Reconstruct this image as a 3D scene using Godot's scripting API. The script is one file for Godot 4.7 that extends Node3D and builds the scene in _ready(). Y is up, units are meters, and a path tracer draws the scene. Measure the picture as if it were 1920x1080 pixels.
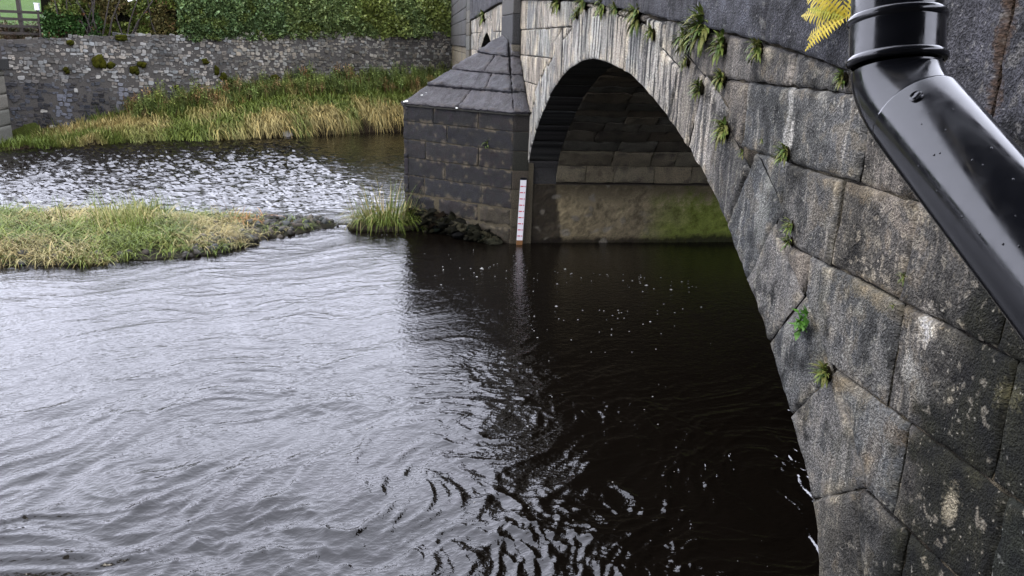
extends Node3D
# World axes: x runs through the bridge (0 = upstream face, + = under the arch), y up, -z along the bridge towards the far bank ("s" = -z).

var rng := RandomNumberGenerator.new()
var n1 := FastNoiseLite.new()
var n2 := FastNoiseLite.new()
var nw := FastNoiseLite.new()
var nr := FastNoiseLite.new()
var M := {}
var taken := {}

# ------------------------------------------------------------------ mesh builder
class MB:
	var v := PackedVector3Array()
	var c := PackedColorArray()
	var u := PackedVector2Array()
	var u2 := PackedVector2Array()
	var ix := PackedInt32Array()
	func vert(p: Vector3, col := Color.WHITE, uv := Vector2.ZERO, uv2 := Vector2.ZERO) -> int:
		v.append(p); c.append(col); u.append(uv); u2.append(uv2)
		return v.size() - 1
	func tri(a: int, b: int, d: int, out: Vector3) -> void:   # clockwise seen from "out"
		if (v[b] - v[a]).cross(v[d] - v[a]).dot(out) > 0.0:
			ix.append(a); ix.append(d); ix.append(b)
		else:
			ix.append(a); ix.append(b); ix.append(d)
	func quad(a: int, b: int, d: int, e: int, out: Vector3) -> void:
		tri(a, b, d, out); tri(a, d, e, out)
	func face(a: Vector3, b: Vector3, d: Vector3, e: Vector3, out: Vector3, col := Color.WHITE) -> void:
		var i := vert(a, col); var j := vert(b, col); var k := vert(d, col); var l := vert(e, col)
		quad(i, j, k, l, out)
	func box(o: Vector3, s: Vector3, b := Basis(), col := Color.WHITE) -> void:   # centre, size
		for ax in 3:
			for sg in [-1.0, 1.0]:
				var nn := Vector3.ZERO; nn[ax] = sg
				var p := Vector3.ZERO; p[(ax + 1) % 3] = 1.0
				var q := Vector3.ZERO; q[(ax + 2) % 3] = 1.0
				var h := s * 0.5
				face(o + b * ((nn - p - q) * h), o + b * ((nn + p - q) * h), o + b * ((nn + p + q) * h), o + b * ((nn - p + q) * h), b * nn, col)
	func mesh(m: Material, name_ := "") -> ArrayMesh:
		var n := PackedVector3Array(); n.resize(v.size())
		for t in range(0, ix.size(), 3):
			var a := ix[t]; var b := ix[t + 1]; var d := ix[t + 2]
			var x := (v[d] - v[a]).cross(v[b] - v[a])
			n[a] += x; n[b] += x; n[d] += x
		for i in n.size():
			n[i] = n[i].normalized() if n[i].length_squared() > 0.0 else Vector3.UP
		var ar := []; ar.resize(Mesh.ARRAY_MAX)
		ar[Mesh.ARRAY_VERTEX] = v; ar[Mesh.ARRAY_NORMAL] = n; ar[Mesh.ARRAY_COLOR] = c
		ar[Mesh.ARRAY_TEX_UV] = u; ar[Mesh.ARRAY_TEX_UV2] = u2; ar[Mesh.ARRAY_INDEX] = ix
		var r := ArrayMesh.new()
		r.add_surface_from_arrays(Mesh.PRIMITIVE_TRIANGLES, ar)
		r.surface_set_material(0, m)
		return r

# ------------------------------------------------------------------ scene helpers
func numbered(n: String) -> String:
	var k: int = taken.get(n, 0)
	taken[n] = k + 1
	return n if k == 0 else "%s_%03d" % [n, k]

func tag(o: Node, label: String, category := "", group := "", kind := "") -> Node:
	if label: o.set_meta("label", label)
	if category: o.set_meta("category", category)
	if group: o.set_meta("group", group)
	if kind: o.set_meta("kind", kind)
	return o

func thing(called: String, label: String, category: String, at := Vector3.ZERO, group := "") -> Node3D:
	var o := Node3D.new()
	o.name = numbered(called); o.position = at
	add_child(o)
	tag(o, label, category, group)
	return o

func part(called: String, mesh: Mesh, parent: Node, kind := "") -> MeshInstance3D:
	var o := MeshInstance3D.new()
	o.name = called if parent != self else numbered(called)
	o.mesh = mesh
	parent.add_child(o, true)
	if kind: o.set_meta("kind", kind)
	return o

func multi(called: String, mesh: Mesh, tr: Array, cols: Array, parent: Node) -> MultiMeshInstance3D:
	var mm := MultiMesh.new()
	mm.transform_format = MultiMesh.TRANSFORM_3D
	mm.use_colors = true
	mm.mesh = mesh
	mm.instance_count = tr.size()
	for i in tr.size():
		mm.set_instance_transform(i, tr[i])
		mm.set_instance_color(i, cols[i])
	var o := MultiMeshInstance3D.new()
	o.name = called if parent != self else numbered(called)
	o.multimesh = mm
	parent.add_child(o, true)
	o.set_meta("kind", "stuff")
	return o

func sm(a: float, b: float, x: float) -> float:
	return smoothstep(a, b, x)

func table(t: Array, x: float) -> float:
	if x <= t[0][0]:
		return t[0][1] + (x - t[0][0]) * (t[1][1] - t[0][1]) / (t[1][0] - t[0][0])
	for i in range(1, t.size()):
		if x <= t[i][0]:
			return lerpf(t[i - 1][1], t[i][1], (x - t[i - 1][0]) / (t[i][0] - t[i - 1][0]))
	return t[-1][1]

func lin(r: float, g: float, b: float) -> Color:
	return Color(r, g, b)

func vary(c: Color, d: float) -> Color:
	var k := 1.0 + rng.randf_range(-d, d)
	var w := rng.randf_range(-d, d) * 0.25
	return Color(c.r * k * (1.0 + w), c.g * k, c.b * k * (1.0 - w))

# ------------------------------------------------------------------ stone slabs
func area(p: PackedVector2Array) -> float:
	var a := 0.0
	for i in p.size():
		a += p[i].cross(p[(i + 1) % p.size()])
	return a * 0.5

func biggest(l: Array) -> PackedVector2Array:
	var best := PackedVector2Array()
	var most := 0.0
	for p in l:
		if absf(area(p)) > most:
			most = absf(area(p)); best = p
	return best

func face_uv2(p: Vector3) -> Vector2:
	return Vector2(clampf((log(maxf(-p.z, 1.7)) - log(1.6)) / (log(24.0) - log(1.6)), 0.001, 0.999), clampf(1.0 - (p.y - 0.2) / 4.4, 0.001, 0.999))

# one stone: polygon in the frame's x/y, its face looking along the frame's z; edges uneven, arris rounded, face in relief
func slab(mb: MB, poly: PackedVector2Array, fr: Transform3D, o := {}) -> bool:
	var gap: float = o.get("gap", 0.014)
	var bev: float = o.get("bevel", 0.014)
	var sp: float = o.get("step", 0.1)
	var amp: float = o.get("amp", 0.006)
	var proud: float = o.get("proud", 0.0)
	var depth: float = o.get("depth", 0.2)
	var rough: float = o.get("rough", 0.005)
	var col: Color = o.get("color", Color.WHITE)
	var side_col: Color = col * o.get("side", 1.0)
	var mot: float = o.get("mottle", 0.0)       # dirt and lichen creeping in from the joints
	var mcol: Color = o.get("mottle_color", Color(0.17, 0.14, 0.09))
	var p := biggest(Geometry2D.offset_polygon(poly, -gap * 0.5, Geometry2D.JOIN_MITER))
	if p.size() < 3 or absf(area(p)) < 0.0025:
		return false
	if area(p) < 0.0:
		p.reverse()
	var ring := PackedVector2Array()
	for i in p.size():
		var a := p[i]
		var b := p[(i + 1) % p.size()]
		var k := maxi(1, int(ceil(a.distance_to(b) / sp)))
		for j in k:
			ring.append(a.lerp(b, float(j) / k))
	var m := ring.size()
	var nor := PackedVector2Array()
	for i in m:
		var e1 := (ring[i] - ring[(i + m - 1) % m]).normalized()
		var e2 := (ring[(i + 1) % m] - ring[i]).normalized()
		var q := (e1 + e2).orthogonal()
		q = -q.normalized() if q.length() > 0.01 else Vector2.ZERO
		if q.dot(Vector2(-e1.y, e1.x)) < 0.0:
			q = -q
		nor.append(q)
	for i in m:
		var w: Vector3 = fr * Vector3(ring[i].x, ring[i].y, 0)
		ring[i] += nor[i] * (n1.get_noise_3dv(w * 45.0) * rough)
	var inner := PackedVector2Array()
	for i in m:
		inner.append(ring[i] + nor[i] * bev)
	var pts := inner.duplicate()
	var lo := inner[0]; var hi := inner[0]
	for q in inner:
		lo = lo.min(q); hi = hi.max(q)
	var safe := biggest(Geometry2D.offset_polygon(inner, -sp * 0.45, Geometry2D.JOIN_MITER))
	if safe.size() > 2:
		var nx := int((hi.x - lo.x) / sp) + 1
		var ny := int((hi.y - lo.y) / sp) + 1
		for i in nx:
			for j in ny:
				var q := lo + Vector2((i + 0.5 + rng.randf_range(-0.25, 0.25)) * sp, (j + 0.5 + rng.randf_range(-0.25, 0.25)) * sp)
				if Geometry2D.is_point_in_polygon(q, safe):
					pts.append(q)
	var N := fr.basis.z
	var use2: bool = o.get("uv2", false)
	var base := mb.v.size()
	for q in pts:
		var w: Vector3 = fr * Vector3(q.x, q.y, 0)
		var h := proud + amp * (n1.get_noise_3dv(w * 6.0) + 0.6 * n2.get_noise_3dv(w * 16.0))
		w += N * h
		var cq := col
		if mot > 0.0:
			var edge := 0.22 if mb.v.size() - base < m else -0.22
			cq = col.lerp(mcol, mot * sm(0.18, 0.55, n2.get_noise_3dv(w * 11.0 + Vector3(31, 0, 0)) + 0.35 * n1.get_noise_3dv(w * 40.0) + edge - 0.06)) * (1.0 + 0.35 * n1.get_noise_3dv(w * 22.0))
		mb.vert(w, cq, Vector2.ZERO, face_uv2(w) if use2 else Vector2.ZERO)
	var tris := Geometry2D.triangulate_delaunay(pts)
	for t in range(0, tris.size(), 3):
		var g := (pts[tris[t]] + pts[tris[t + 1]] + pts[tris[t + 2]]) / 3.0
		if Geometry2D.is_point_in_polygon(g, inner):
			mb.tri(base + tris[t], base + tris[t + 1], base + tris[t + 2], N)
	var r0 := mb.v.size()
	for q in ring:
		var w: Vector3 = fr * Vector3(q.x, q.y, proud - bev * 0.9)
		mb.vert(w, col, Vector2.ZERO, face_uv2(w) if use2 else Vector2.ZERO)
	for i in m:
		var j := (i + 1) % m
		mb.quad(base + i, base + j, r0 + j, r0 + i, N + fr.basis * Vector3(-nor[i].x, -nor[i].y, 0))
	var b0 := mb.v.size()
	for k in 2:
		for q in ring:
			var w: Vector3 = fr * Vector3(q.x, q.y, proud - bev * 0.9 if k == 0 else -depth)
			mb.vert(w, side_col, Vector2.ZERO, face_uv2(w) if use2 else Vector2.ZERO)
	for i in m:
		var j := (i + 1) % m
		mb.quad(b0 + i, b0 + j, b0 + m + j, b0 + m + i, fr.basis * Vector3(-nor[i].x, -nor[i].y, 0))
	return true

func stone(called: String, poly: PackedVector2Array, fr: Transform3D, o: Dictionary, mat: Material, parent: Node) -> MeshInstance3D:
	var mb := MB.new()
	if not slab(mb, poly, fr, o):
		return null
	return part(called, mb.mesh(mat), parent)

func rect(x0: float, y0: float, x1: float, y1: float) -> PackedVector2Array:
	return PackedVector2Array([Vector2(x0, y0), Vector2(x1, y0), Vector2(x1, y1), Vector2(x0, y1)])

func frame(o: Vector3, u: Vector3, v: Vector3) -> Transform3D:   # z = u x v, the way the face looks
	return Transform3D(Basis(u, v, u.cross(v)), o)

# ------------------------------------------------------------------ materials
func tex(w: int, h: int, f: Callable) -> ImageTexture:   # f(i, j) -> grey 0..1
	var b := PackedByteArray(); b.resize(w * h)
	for j in h:
		for i in w:
			b[j * w + i] = int(clampf(f.call(i, j), 0.0, 1.0) * 255.0)
	return ImageTexture.create_from_image(Image.create_from_data(w, h, false, Image.FORMAT_L8, b))

func seamless(seed_: int, freq: float, size: int, octaves: int, kind := FastNoiseLite.TYPE_SIMPLEX_SMOOTH, ridged := false) -> Image:
	var n := FastNoiseLite.new()
	n.seed = seed_; n.frequency = freq; n.noise_type = kind
	n.fractal_type = FastNoiseLite.FRACTAL_RIDGED if ridged else FastNoiseLite.FRACTAL_FBM
	n.fractal_octaves = octaves
	return n.get_seamless_image(size, size)

func blend2(a: Image, b: Image, wa: float, wb: float, lo := 0.0, hi := 1.0) -> ImageTexture:
	var da := a.get_data(); var db := b.get_data()
	var r := PackedByteArray(); r.resize(da.size())
	for i in da.size():
		r[i] = int(clampf(lo + (hi - lo) * (da[i] * wa + db[i] * wb) / 255.0, 0.0, 1.0) * 255.0)
	return ImageTexture.create_from_image(Image.create_from_data(a.get_width(), a.get_height(), false, Image.FORMAT_L8, r))

func mat(col: Color, rough: float, vc := true, o := {}) -> StandardMaterial3D:
	var m := StandardMaterial3D.new()
	m.albedo_color = (col * 0.72).linear_to_srgb()
	m.roughness = rough
	m.metallic_specular = o.get("spec", 0.4)
	m.vertex_color_use_as_albedo = vc
	if o.has("grain"):
		m.albedo_texture = o.grain
		m.uv1_triplanar = true
		m.uv1_world_triplanar = true
		var s: float = 1.0 / o.get("tile", 0.6)
		m.uv1_scale = Vector3(s, s, s)
	if o.has("height"):
		m.heightmap_enabled = true
		m.heightmap_texture = o.height
		m.heightmap_scale = o.get("relief", 0.5)
	if o.has("detail"):
		m.detail_enabled = true
		m.detail_albedo = o.detail
		m.detail_uv_layer = BaseMaterial3D.DETAIL_UV_2
		m.detail_blend_mode = BaseMaterial3D.BLEND_MODE_MUL
	if o.has("backlight"):
		m.backlight_enabled = true
		m.backlight = o.backlight
	m.cull_mode = BaseMaterial3D.CULL_DISABLED
	return m

# lettering-free weathering map of the bridge's upstream face: lime runs, lichen, dirt (u = log s, v = height)
func face_weathering() -> ImageTexture:
	var W := 1536; var H := 768
	var b := PackedByteArray(); b.resize(W * H * 3)
	var spots := []   # s, y, half width, half height, strength, r, g, b
	for d in [[4.40, 2.80, .030, .22, 1.0, .50, .47, .42], [4.34, 2.66, .022, .12, .9, .50, .47, .42], [4.74, 3.18, .05, .07, .6, .4, .38, .33], [2.955, 2.09, .055, .06, 1.0, .62, .59, .52], [2.99, 1.88, .05, .06, .55, .5, .5, .47], [2.93, 1.80, .05, .07, .35, .4, .4, .36],
			[2.76, 3.2, .03, .5, .55, .16, .085, .035], [2.62, 1.45, .03, .06, .7, .4, .37, .28], [2.45, 2.0, .05, .06, .35, .2, .19, .1], [3.27, 2.1, .25, .05, .55, .26, .22, .15], [3.45, 1.62, .2, .05, .5, .25, .2, .13], [3.05, 1.55, .07, .06, .35, .22, .15, .08], [3.15, 1.38, .06, .16, .3, .17, .12, .07],
			[5.45, 2.35, .10, .3, .5, .3, .28, .25], [4.55, 2.2, .06, .25, .5, .26, .25, .21], [6.05, 2.75, .08, .3, .5, .3, .28, .23], [5.1, 2.95, .12, .12, .4, .25, .24, .22], [4.05, 3.0, .05, .12, .4, .28, .27, .24], [3.4, 1.0, .10, .4, .35, .2, .19, .16], [3.75, 1.9, .04, .35, .4, .25, .23, .18], [3.6, 2.55, .3, .04, .4, .22, .19, .14]]:
		spots.append(d)
	var bs := 0.092
	for j in H:
		var y := 0.2 + 4.4 * (1.0 - (j + 0.5) / H)
		for i in W:
			var s := 1.6 * pow(15.0, (i + 0.5) / W)
			var big := n1.get_noise_2d(s * 4.0, y * 4.0)
			var mid := n2.get_noise_2d(s * 14.0 + 70.0, y * 11.0)
			var fine := n1.get_noise_2d(s * 95.0, y * 95.0)
			var wob := n2.get_noise_2d(s * 3.0, y * 3.0 + 40.0) * 0.05
			var st := n2.get_noise_2d((s + wob * 0.4) * 26.0, y * 1.6 + 9.0)
			var st2 := n1.get_noise_2d((s + wob * 0.2) * 75.0, y * 4.0 + 50.0)
			var string_y := table(STRING, s)
			var under := sm(0.02, -0.03, y - string_y)
			# darker and rougher near, lime-washed towards the crown and the pier
			var zone := sm(4.3, 8.2, s) * under
			var r := bs * (1.0 + 0.75 * big + 0.8 * mid + 0.6 * fine)
			var g := r * 0.985
			var bl := r * (1.03 - 0.10 * under + 0.06 * big)
			var lime := clampf(zone * 0.95 - 0.10 + 1.5 * st + 0.9 * st2 + 0.3 * mid, 0.0, 1.0) * sm(0.0, 0.35, zone)
			lime = maxf(lime, under * 0.5 * sm(0.35, 0.8, st + 0.35 * st2 + 0.7 * big) * sm(2.4, 3.2, s))
			r = lerpf(r, 0.52 * (1.0 + 0.25 * fine), lime); g = lerpf(g, 0.48 * (1.0 + 0.25 * fine), lime); bl = lerpf(bl, 0.41 * (1.0 + 0.25 * fine), lime)
			# tan dirt in blotches on the lower and nearer stones
			var tan_ := sm(0.15, 0.6, mid + 0.6 * big + 0.3 * fine) * 0.5 * under * sm(9.0, 4.0, s)
			r = lerpf(r, 0.15, tan_); g = lerpf(g, 0.12, tan_); bl = lerpf(bl, 0.075, tan_)
			var pale := under * 0.62 * sm(0.02, 0.30, n1.get_noise_2d(s * 1.7 + 11.0, y * 1.2 + 3.0) + 0.35 * mid + 0.15 * st) * sm(2.6, 3.2, s)
			r = lerpf(r, 0.205 * (1.0 + 0.5 * fine), pale); g = lerpf(g, 0.195 * (1.0 + 0.5 * fine), pale); bl = lerpf(bl, 0.182 * (1.0 + 0.5 * fine), pale)
			var runs := sm(0.15, 0.5, -st - 0.5 * st2 + 0.2 * big) * 0.6 * sm(4.2, 7.0, s)
			r *= 1.0 - runs; g *= 1.0 - runs; bl *= 1.0 - runs
			# mossy corner low at the near end, eave shade painted into its colour
			var moss_shade := sm(-0.05, 0.22, (2.90 - s) * 1.5 + (1.7 - y) * 0.22 + 0.3 * big + 0.12 * mid) * under
			r = lerpf(r, 0.014 + 0.012 * mid, moss_shade); g = lerpf(g, 0.015 + 0.012 * mid, moss_shade); bl = lerpf(bl, 0.0105 + 0.006 * mid, moss_shade)
			# crustose lichen flecks
			var fl := sm(0.60, 0.72, n2.get_noise_2d(s * 60.0 + 300.0, y * 60.0) + 0.35 * n1.get_noise_2d(s * 7.0 + 31.0, y * 7.0))
			r = lerpf(r, 0.36, fl * 0.8); g = lerpf(g, 0.35, fl * 0.8); bl = lerpf(bl, 0.31, fl * 0.8)
			var fp := sm(0.50, 0.62, n2.get_noise_2d(s * 24.0 + 90.0, y * 19.0) + 0.45 * n1.get_noise_2d(s * 3.0 + 71.0, y * 3.0) + 0.2 * fine) * 0.6
			r = lerpf(r, 0.27, fp); g = lerpf(g, 0.255, fp); bl = lerpf(bl, 0.215, fp)
			if s < 7.0:
				for q in spots:
					var dx: float = (s - q[0]) / q[2]
					if absf(dx) > 1.9: continue
					var dy: float = (y - q[1]) / q[3]
					if absf(dy) > 1.9: continue
					var k: float = sm(0.75, 0.25, sqrt(dx * dx + dy * dy) * 0.5 + 0.45 * mid + 0.35 * fine) * q[4]
					r = lerpf(r, q[5], k); g = lerpf(g, q[6], k); bl = lerpf(bl, q[7], k)
			var at := (j * W + i) * 3
			var cc := Color(clampf(r * 2.0, 0.012, 1.0), clampf(g * 2.0, 0.012, 1.0), clampf(bl * 2.0, 0.012, 1.0)).linear_to_srgb()
			b[at] = int(cc.r * 255.0); b[at + 1] = int(cc.g * 255.0); b[at + 2] = int(cc.b * 255.0)
	return ImageTexture.create_from_image(Image.create_from_data(W, H, false, Image.FORMAT_RGB8, b))

# ------------------------------------------------------------------ shared outlines (s, y)
const STRING := [[-6.0, 1.75], [0.0, 2.45], [2.62, 2.89], [2.88, 2.95], [3.8, 3.09], [4.47, 3.19], [5.18, 3.26], [6.01, 3.33], [7.03, 3.43], [10.1, 3.68], [14.0, 3.86], [17.0, 3.91], [22.5, 3.71], [34.0, 3.45]]
const ARCH := [[3.35, -0.5], [3.35, 0.1], [3.39, 0.35], [3.43, .55], [3.52, .76], [3.67, .95], [3.79, 1.07], [3.94, 1.21], [4.11, 1.34], [4.26, 1.48], [4.46, 1.64], [4.71, 1.81], [4.95, 1.96], [5.1, 2.07], [5.34, 2.2], [5.62, 2.33], [5.91, 2.45], [6.2, 2.555], [6.5, 2.65], [6.81, 2.74], [7.16, 2.83], [7.59, 2.92], [8.06, 2.975], [8.59, 3.015], [9.08, 3.03], [9.62, 2.995], [10.21, 2.9], [10.76, 2.755], [11.34, 2.54], [11.85, 2.27], [12.4, 1.93], [12.84, 1.58], [13.1, 1.2], [13.1, 0.5], [13.1, -0.5]]
const ARCH_FAR := [[16.5, -0.5], [16.5, 0.6], [16.62, 1.3], [16.95, 2.05], [17.45, 2.62], [18.06, 3.02], [18.6, 3.27], [19.19, 3.38], [19.8, 3.27], [20.25, 3.07], [20.8, 2.8], [21.3, 2.3], [21.65, 1.6], [21.85, 0.6], [21.9, -0.5]]
# the far retaining wall, in its own frame: w along it, y up, off towards the river
const W0 := Vector3(-14.5, 0, -24.9)
const WE := Vector3(0.8397, 0, -0.5430)
const WN := Vector3(0.5430, 0, 0.8397)
const WALL_TOP := [[-6.0, 2.75], [2.1, 2.8], [4.66, 2.98], [7.94, 3.12], [11.82, 3.29], [17.9, 3.5], [22.0, 3.6]]
const WALL_BASE := [[-6.0, -0.1], [1.0, -0.05], [1.9, 0.08], [2.9, 0.22], [4.0, 0.52], [5.7, 0.95], [7.8, 1.25], [9.3, 1.48], [11.0, 1.62], [14.0, 1.72], [17.9, 1.8], [22.0, 1.9]]
const SHORE := [[-6.0, 2.4], [1.06, 2.25], [2.33, 2.27], [3.8, 1.95], [5.7, 1.72], [6.8, 2.15], [9.2, 2.3], [11.5, 2.3], [13.5, 2.45], [22.0, 2.5]]

func wp(w: float, y: float, off: float) -> Vector3:
	return W0 + WE * w + WN * off + Vector3(0, y, 0)

# ------------------------------------------------------------------ water surface
func wave(x: float, s: float) -> float:
	var near := sm(9.5, 4.5, s)
	var far := sm(14.5, 17.0, s)
	var wk := 0.32 + 0.25 * near
	var wx := nw.get_noise_2d(x * 0.9, s * 0.9) * wk
	var wy := nw.get_noise_2d(x * 0.9 + 50.0, s * 0.9 + 20.0) * wk
	# the current runs +x and a little away; crests lie along it
	var a := (x * 0.94 + s * 0.34) + wx
	var b := (s * 0.94 - x * 0.34) + wy
	var lee := lerpf(1.0, sm(1.4, 3.6, absf(s - 11.6)), sm(-2.4, -0.6, x))   # slack water below the cutwater
	var arch_calm := 1.0 - 0.8 * sm(-0.8, 1.2, x - (6.0 - s) * 0.25) * sm(5.6, 8.0, s)
	var quiet := lerpf(0.12, 1.0, lee) * arch_calm
	# fields of wrinkles come and go over smooth upwellings
	var rough := 0.35 + 0.65 * sm(-0.2, 0.35, n1.get_noise_2d(x * 0.9 + 12.0, s * 0.9))
	var h := 0.014 * n1.get_noise_2d(a * 0.9, b * 2.0)
	var r1 := clampf(nr.get_noise_2d(a * 0.8, b * 4.2) * 0.5 + 0.5, 0.0, 1.0)
	h += 0.011 * pow(r1, 8.0)
	var r2 := clampf(nr.get_noise_2d(a * 2.0 + 31.0, b * 9.5) * 0.5 + 0.5, 0.0, 1.0)
	h += (0.0115 + 0.004 * near) * pow(r2, 6.0) * rough
	h += (0.0016 + 0.0012 * near) * n2.get_noise_2d(a * 7.0, b * 24.0) * rough
	if near > 0.0:
		var c := a * 0.80 + b * 0.6; var d := b * 0.80 - a * 0.6
		var r3 := clampf(nr.get_noise_2d(c * 1.7 + 57.0, d * 5.0 + 23.0) * 0.5 + 0.5, 0.0, 1.0)
		var r4 := clampf(nr.get_noise_2d(c * 4.0 + 11.0, d * 11.0 + 2.0) * 0.5 + 0.5, 0.0, 1.0)
		h += near * ((0.024 + 0.016 * sm(-2.2, -3.8, x)) * n1.get_noise_2d(c * 1.8, d * 2.8 + 5.0) + 0.018 * pow(r3, 5.0) + 0.015 * pow(r4, 4.0) * rough + 0.003 * n2.get_noise_2d(c * 18.0, d * 32.0) * rough)
	if far > 0.0:
		h += far * ((0.036 + 0.016 * sm(18.0, 23.0, s)) * n2.get_noise_2d(a * 4.2, b * 15.0) + (0.020 + 0.010 * sm(18.0, 23.0, s)) * nr.get_noise_2d(a * 6.0, b * 23.0))
	return h * quiet

# ------------------------------------------------------------------ plants
func blade(mb: MB, base: Vector3, dir: Vector3, L: float, up: float, droop: float, w: float, col: Color, segs := 4) -> void:
	var side := dir.cross(Vector3.UP).normalized()
	var pl := -1; var pr := -1
	for k in segs + 1:
		var t := float(k) / segs
		var p := base + dir * (L * (1.0 - up * 0.6) * t) + Vector3.UP * (L * (up * 1.5 * t - droop * t * t))
		var ww := w * (1.0 - t * t * 0.92)
		var a := mb.vert(p - side * ww * 0.5, col)
		var b := mb.vert(p + side * ww * 0.5, col)
		if k > 0:
			mb.quad(pl, pr, b, a, Vector3.UP + dir * 0.2)
		pl = a; pr = b

func grass_clump(n: int, L: float, up: float, droop: float, w: float, radius: float, flow: Vector3) -> ArrayMesh:
	var mb := MB.new()
	for i in n:
		var an := rng.randf() * TAU
		var dir := (Vector3(cos(an), 0, sin(an)) + flow).normalized()
		var at := Vector3(rng.randf_range(-1, 1), 0, rng.randf_range(-1, 1)) * radius
		blade(mb, at + Vector3(0, -0.03, 0), dir, L * rng.randf_range(0.55, 1.15), up * rng.randf_range(0.7, 1.2), droop * rng.randf_range(0.7, 1.2), w * rng.randf_range(0.7, 1.2), Color.WHITE * rng.randf_range(0.75, 1.2))
	return mb.mesh(M.grass)

func frond_mesh(L: float, w: float, pairs: int, curl: float, col: Color, blunt := false, fat := 0.40) -> ArrayMesh:   # grows along +x, arching over -y
	var mb := MB.new()
	var at := func(t: float) -> Vector3: return Vector3(L * (t - 0.18 * curl * t * t), L * (0.35 * t - curl * 0.75 * t * t), 0)
	var prev: Vector3 = at.call(0.0)
	for k in range(1, 7):
		var p: Vector3 = at.call(k / 6.0)
		var r := w * 0.06
		mb.face(prev + Vector3(0, 0, -r), prev + Vector3(0, 0, r), p + Vector3(0, 0, r * 0.6), p + Vector3(0, 0, -r * 0.6), Vector3.UP, col * 0.7)
		prev = p
	for k in pairs:
		var t := (k + 1.0) / (pairs + 0.6)
		var c: Vector3 = at.call(t)
		var tg: Vector3 = (at.call(minf(t + 0.02, 1.0)) - at.call(t - 0.02)).normalized()
		var len_ := w * 0.5 * sin(PI * pow(clampf(t * 0.92 + 0.06, 0, 1), 0.75)) * rng.randf_range(0.85, 1.1)
		var half := L / pairs * (0.52 if blunt else fat)
		for sg in [-1.0, 1.0]:
			var out := Vector3(0, -0.12 + rng.randf_range(-0.15, 0.15), sg).normalized()
			var cc := col * rng.randf_range(0.8, 1.15)
			var up: Vector3 = out.cross(tg) * sg
			var a := mb.vert(c - tg * half, cc)
			var b := mb.vert(c + tg * half, cc)
			var d := mb.vert(c + out * len_ * 0.6 + tg * half * 1.1 + up * len_ * 0.08, cc)
			var e := mb.vert(c + out * len_ + tg * half * (0.5 if not blunt else 0.2), cc)
			var f := mb.vert(c + out * len_ * 0.6 - tg * half * 0.7 + up * len_ * 0.08, cc)
			mb.tri(a, b, d, Vector3.UP); mb.tri(a, d, f, Vector3.UP); mb.tri(f, d, e, Vector3.UP)
	return mb.mesh(M.frond)

var fronds := []
var root_moss: ArrayMesh
func fern(label: String, s: float, y: float, size: float, tint: Color, count: int, called := "wall_fern", category := "fern", group := "ferns rooted in the bridge joints", x := -0.03, N := Vector3(-1, 0, 0)) -> void:
	var t := thing(called, label, category, Vector3(x, y, -s), group)
	var side := N.cross(Vector3.UP).normalized()
	if size > 0.06:
		var rm := part("root_moss", root_moss, t)
		rm.transform = Transform3D(Basis(side, Vector3.UP, N).scaled_local(Vector3(size * 0.34, size * 0.42, size * 0.12)), -N * 0.02)
	for i in count:
		var an := rng.randf_range(-1.35, 1.35)
		var dir := (N * cos(an) * rng.randf_range(0.5, 1.0) + side * sin(an)).normalized()
		var f := part("frond", fronds[rng.randi() % fronds.size()], t)
		var k := size * rng.randf_range(0.55, 1.0)
		var pitch := rng.randf_range(-0.9, 1.15)
		var bx := dir * cos(pitch) + Vector3.UP * sin(pitch)
		var bz := bx.cross(Vector3.UP).normalized()
		f.transform = Transform3D(Basis(bx, bz.cross(bx), bz).scaled_local(Vector3(k, k, k)), side * rng.randf_range(-0.22, 0.22) * size + Vector3.UP * rng.randf_range(-0.28, 0.28) * size)
		f.material_override = [M.fern_a, M.fern_b, M.fern_c][rng.randi() % 3] if tint.a < 0.5 else M.fern_y

# ------------------------------------------------------------------ lumps (pebbles, moss, rubble)
func lump(seed_: int, squash: Vector3, rough: float, rings := 6, cols := 9) -> MB:
	var mb := MB.new()
	for j in rings + 1:
		for i in cols:
			var th := PI * j / rings; var ph := TAU * i / cols
			var d := Vector3(sin(th) * cos(ph), cos(th), sin(th) * sin(ph))
			var r := 1.0 + rough * (n2.get_noise_3dv(d * 2.6 + Vector3(seed_ * 7.3, 0, 0)) * 1.6)
			# flattened faces, as broken stone has
			for q in 4:
				var pn := Vector3(sin(seed_ * 1.7 + q * 2.1), cos(seed_ * 0.9 + q * 1.3), sin(seed_ * 2.9 + q)).normalized()
				r = minf(r, 0.70 / maxf(d.dot(pn), 0.05)) if d.dot(pn) > 0.0 else r
			mb.vert(d * r * squash)
	for j in rings:
		for i in cols:
			var k := (i + 1) % cols
			var c := (mb.v[j * cols + i] + mb.v[(j + 1) * cols + k])
			mb.quad(j * cols + i, j * cols + k, (j + 1) * cols + k, (j + 1) * cols + i, c)
	return mb

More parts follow.
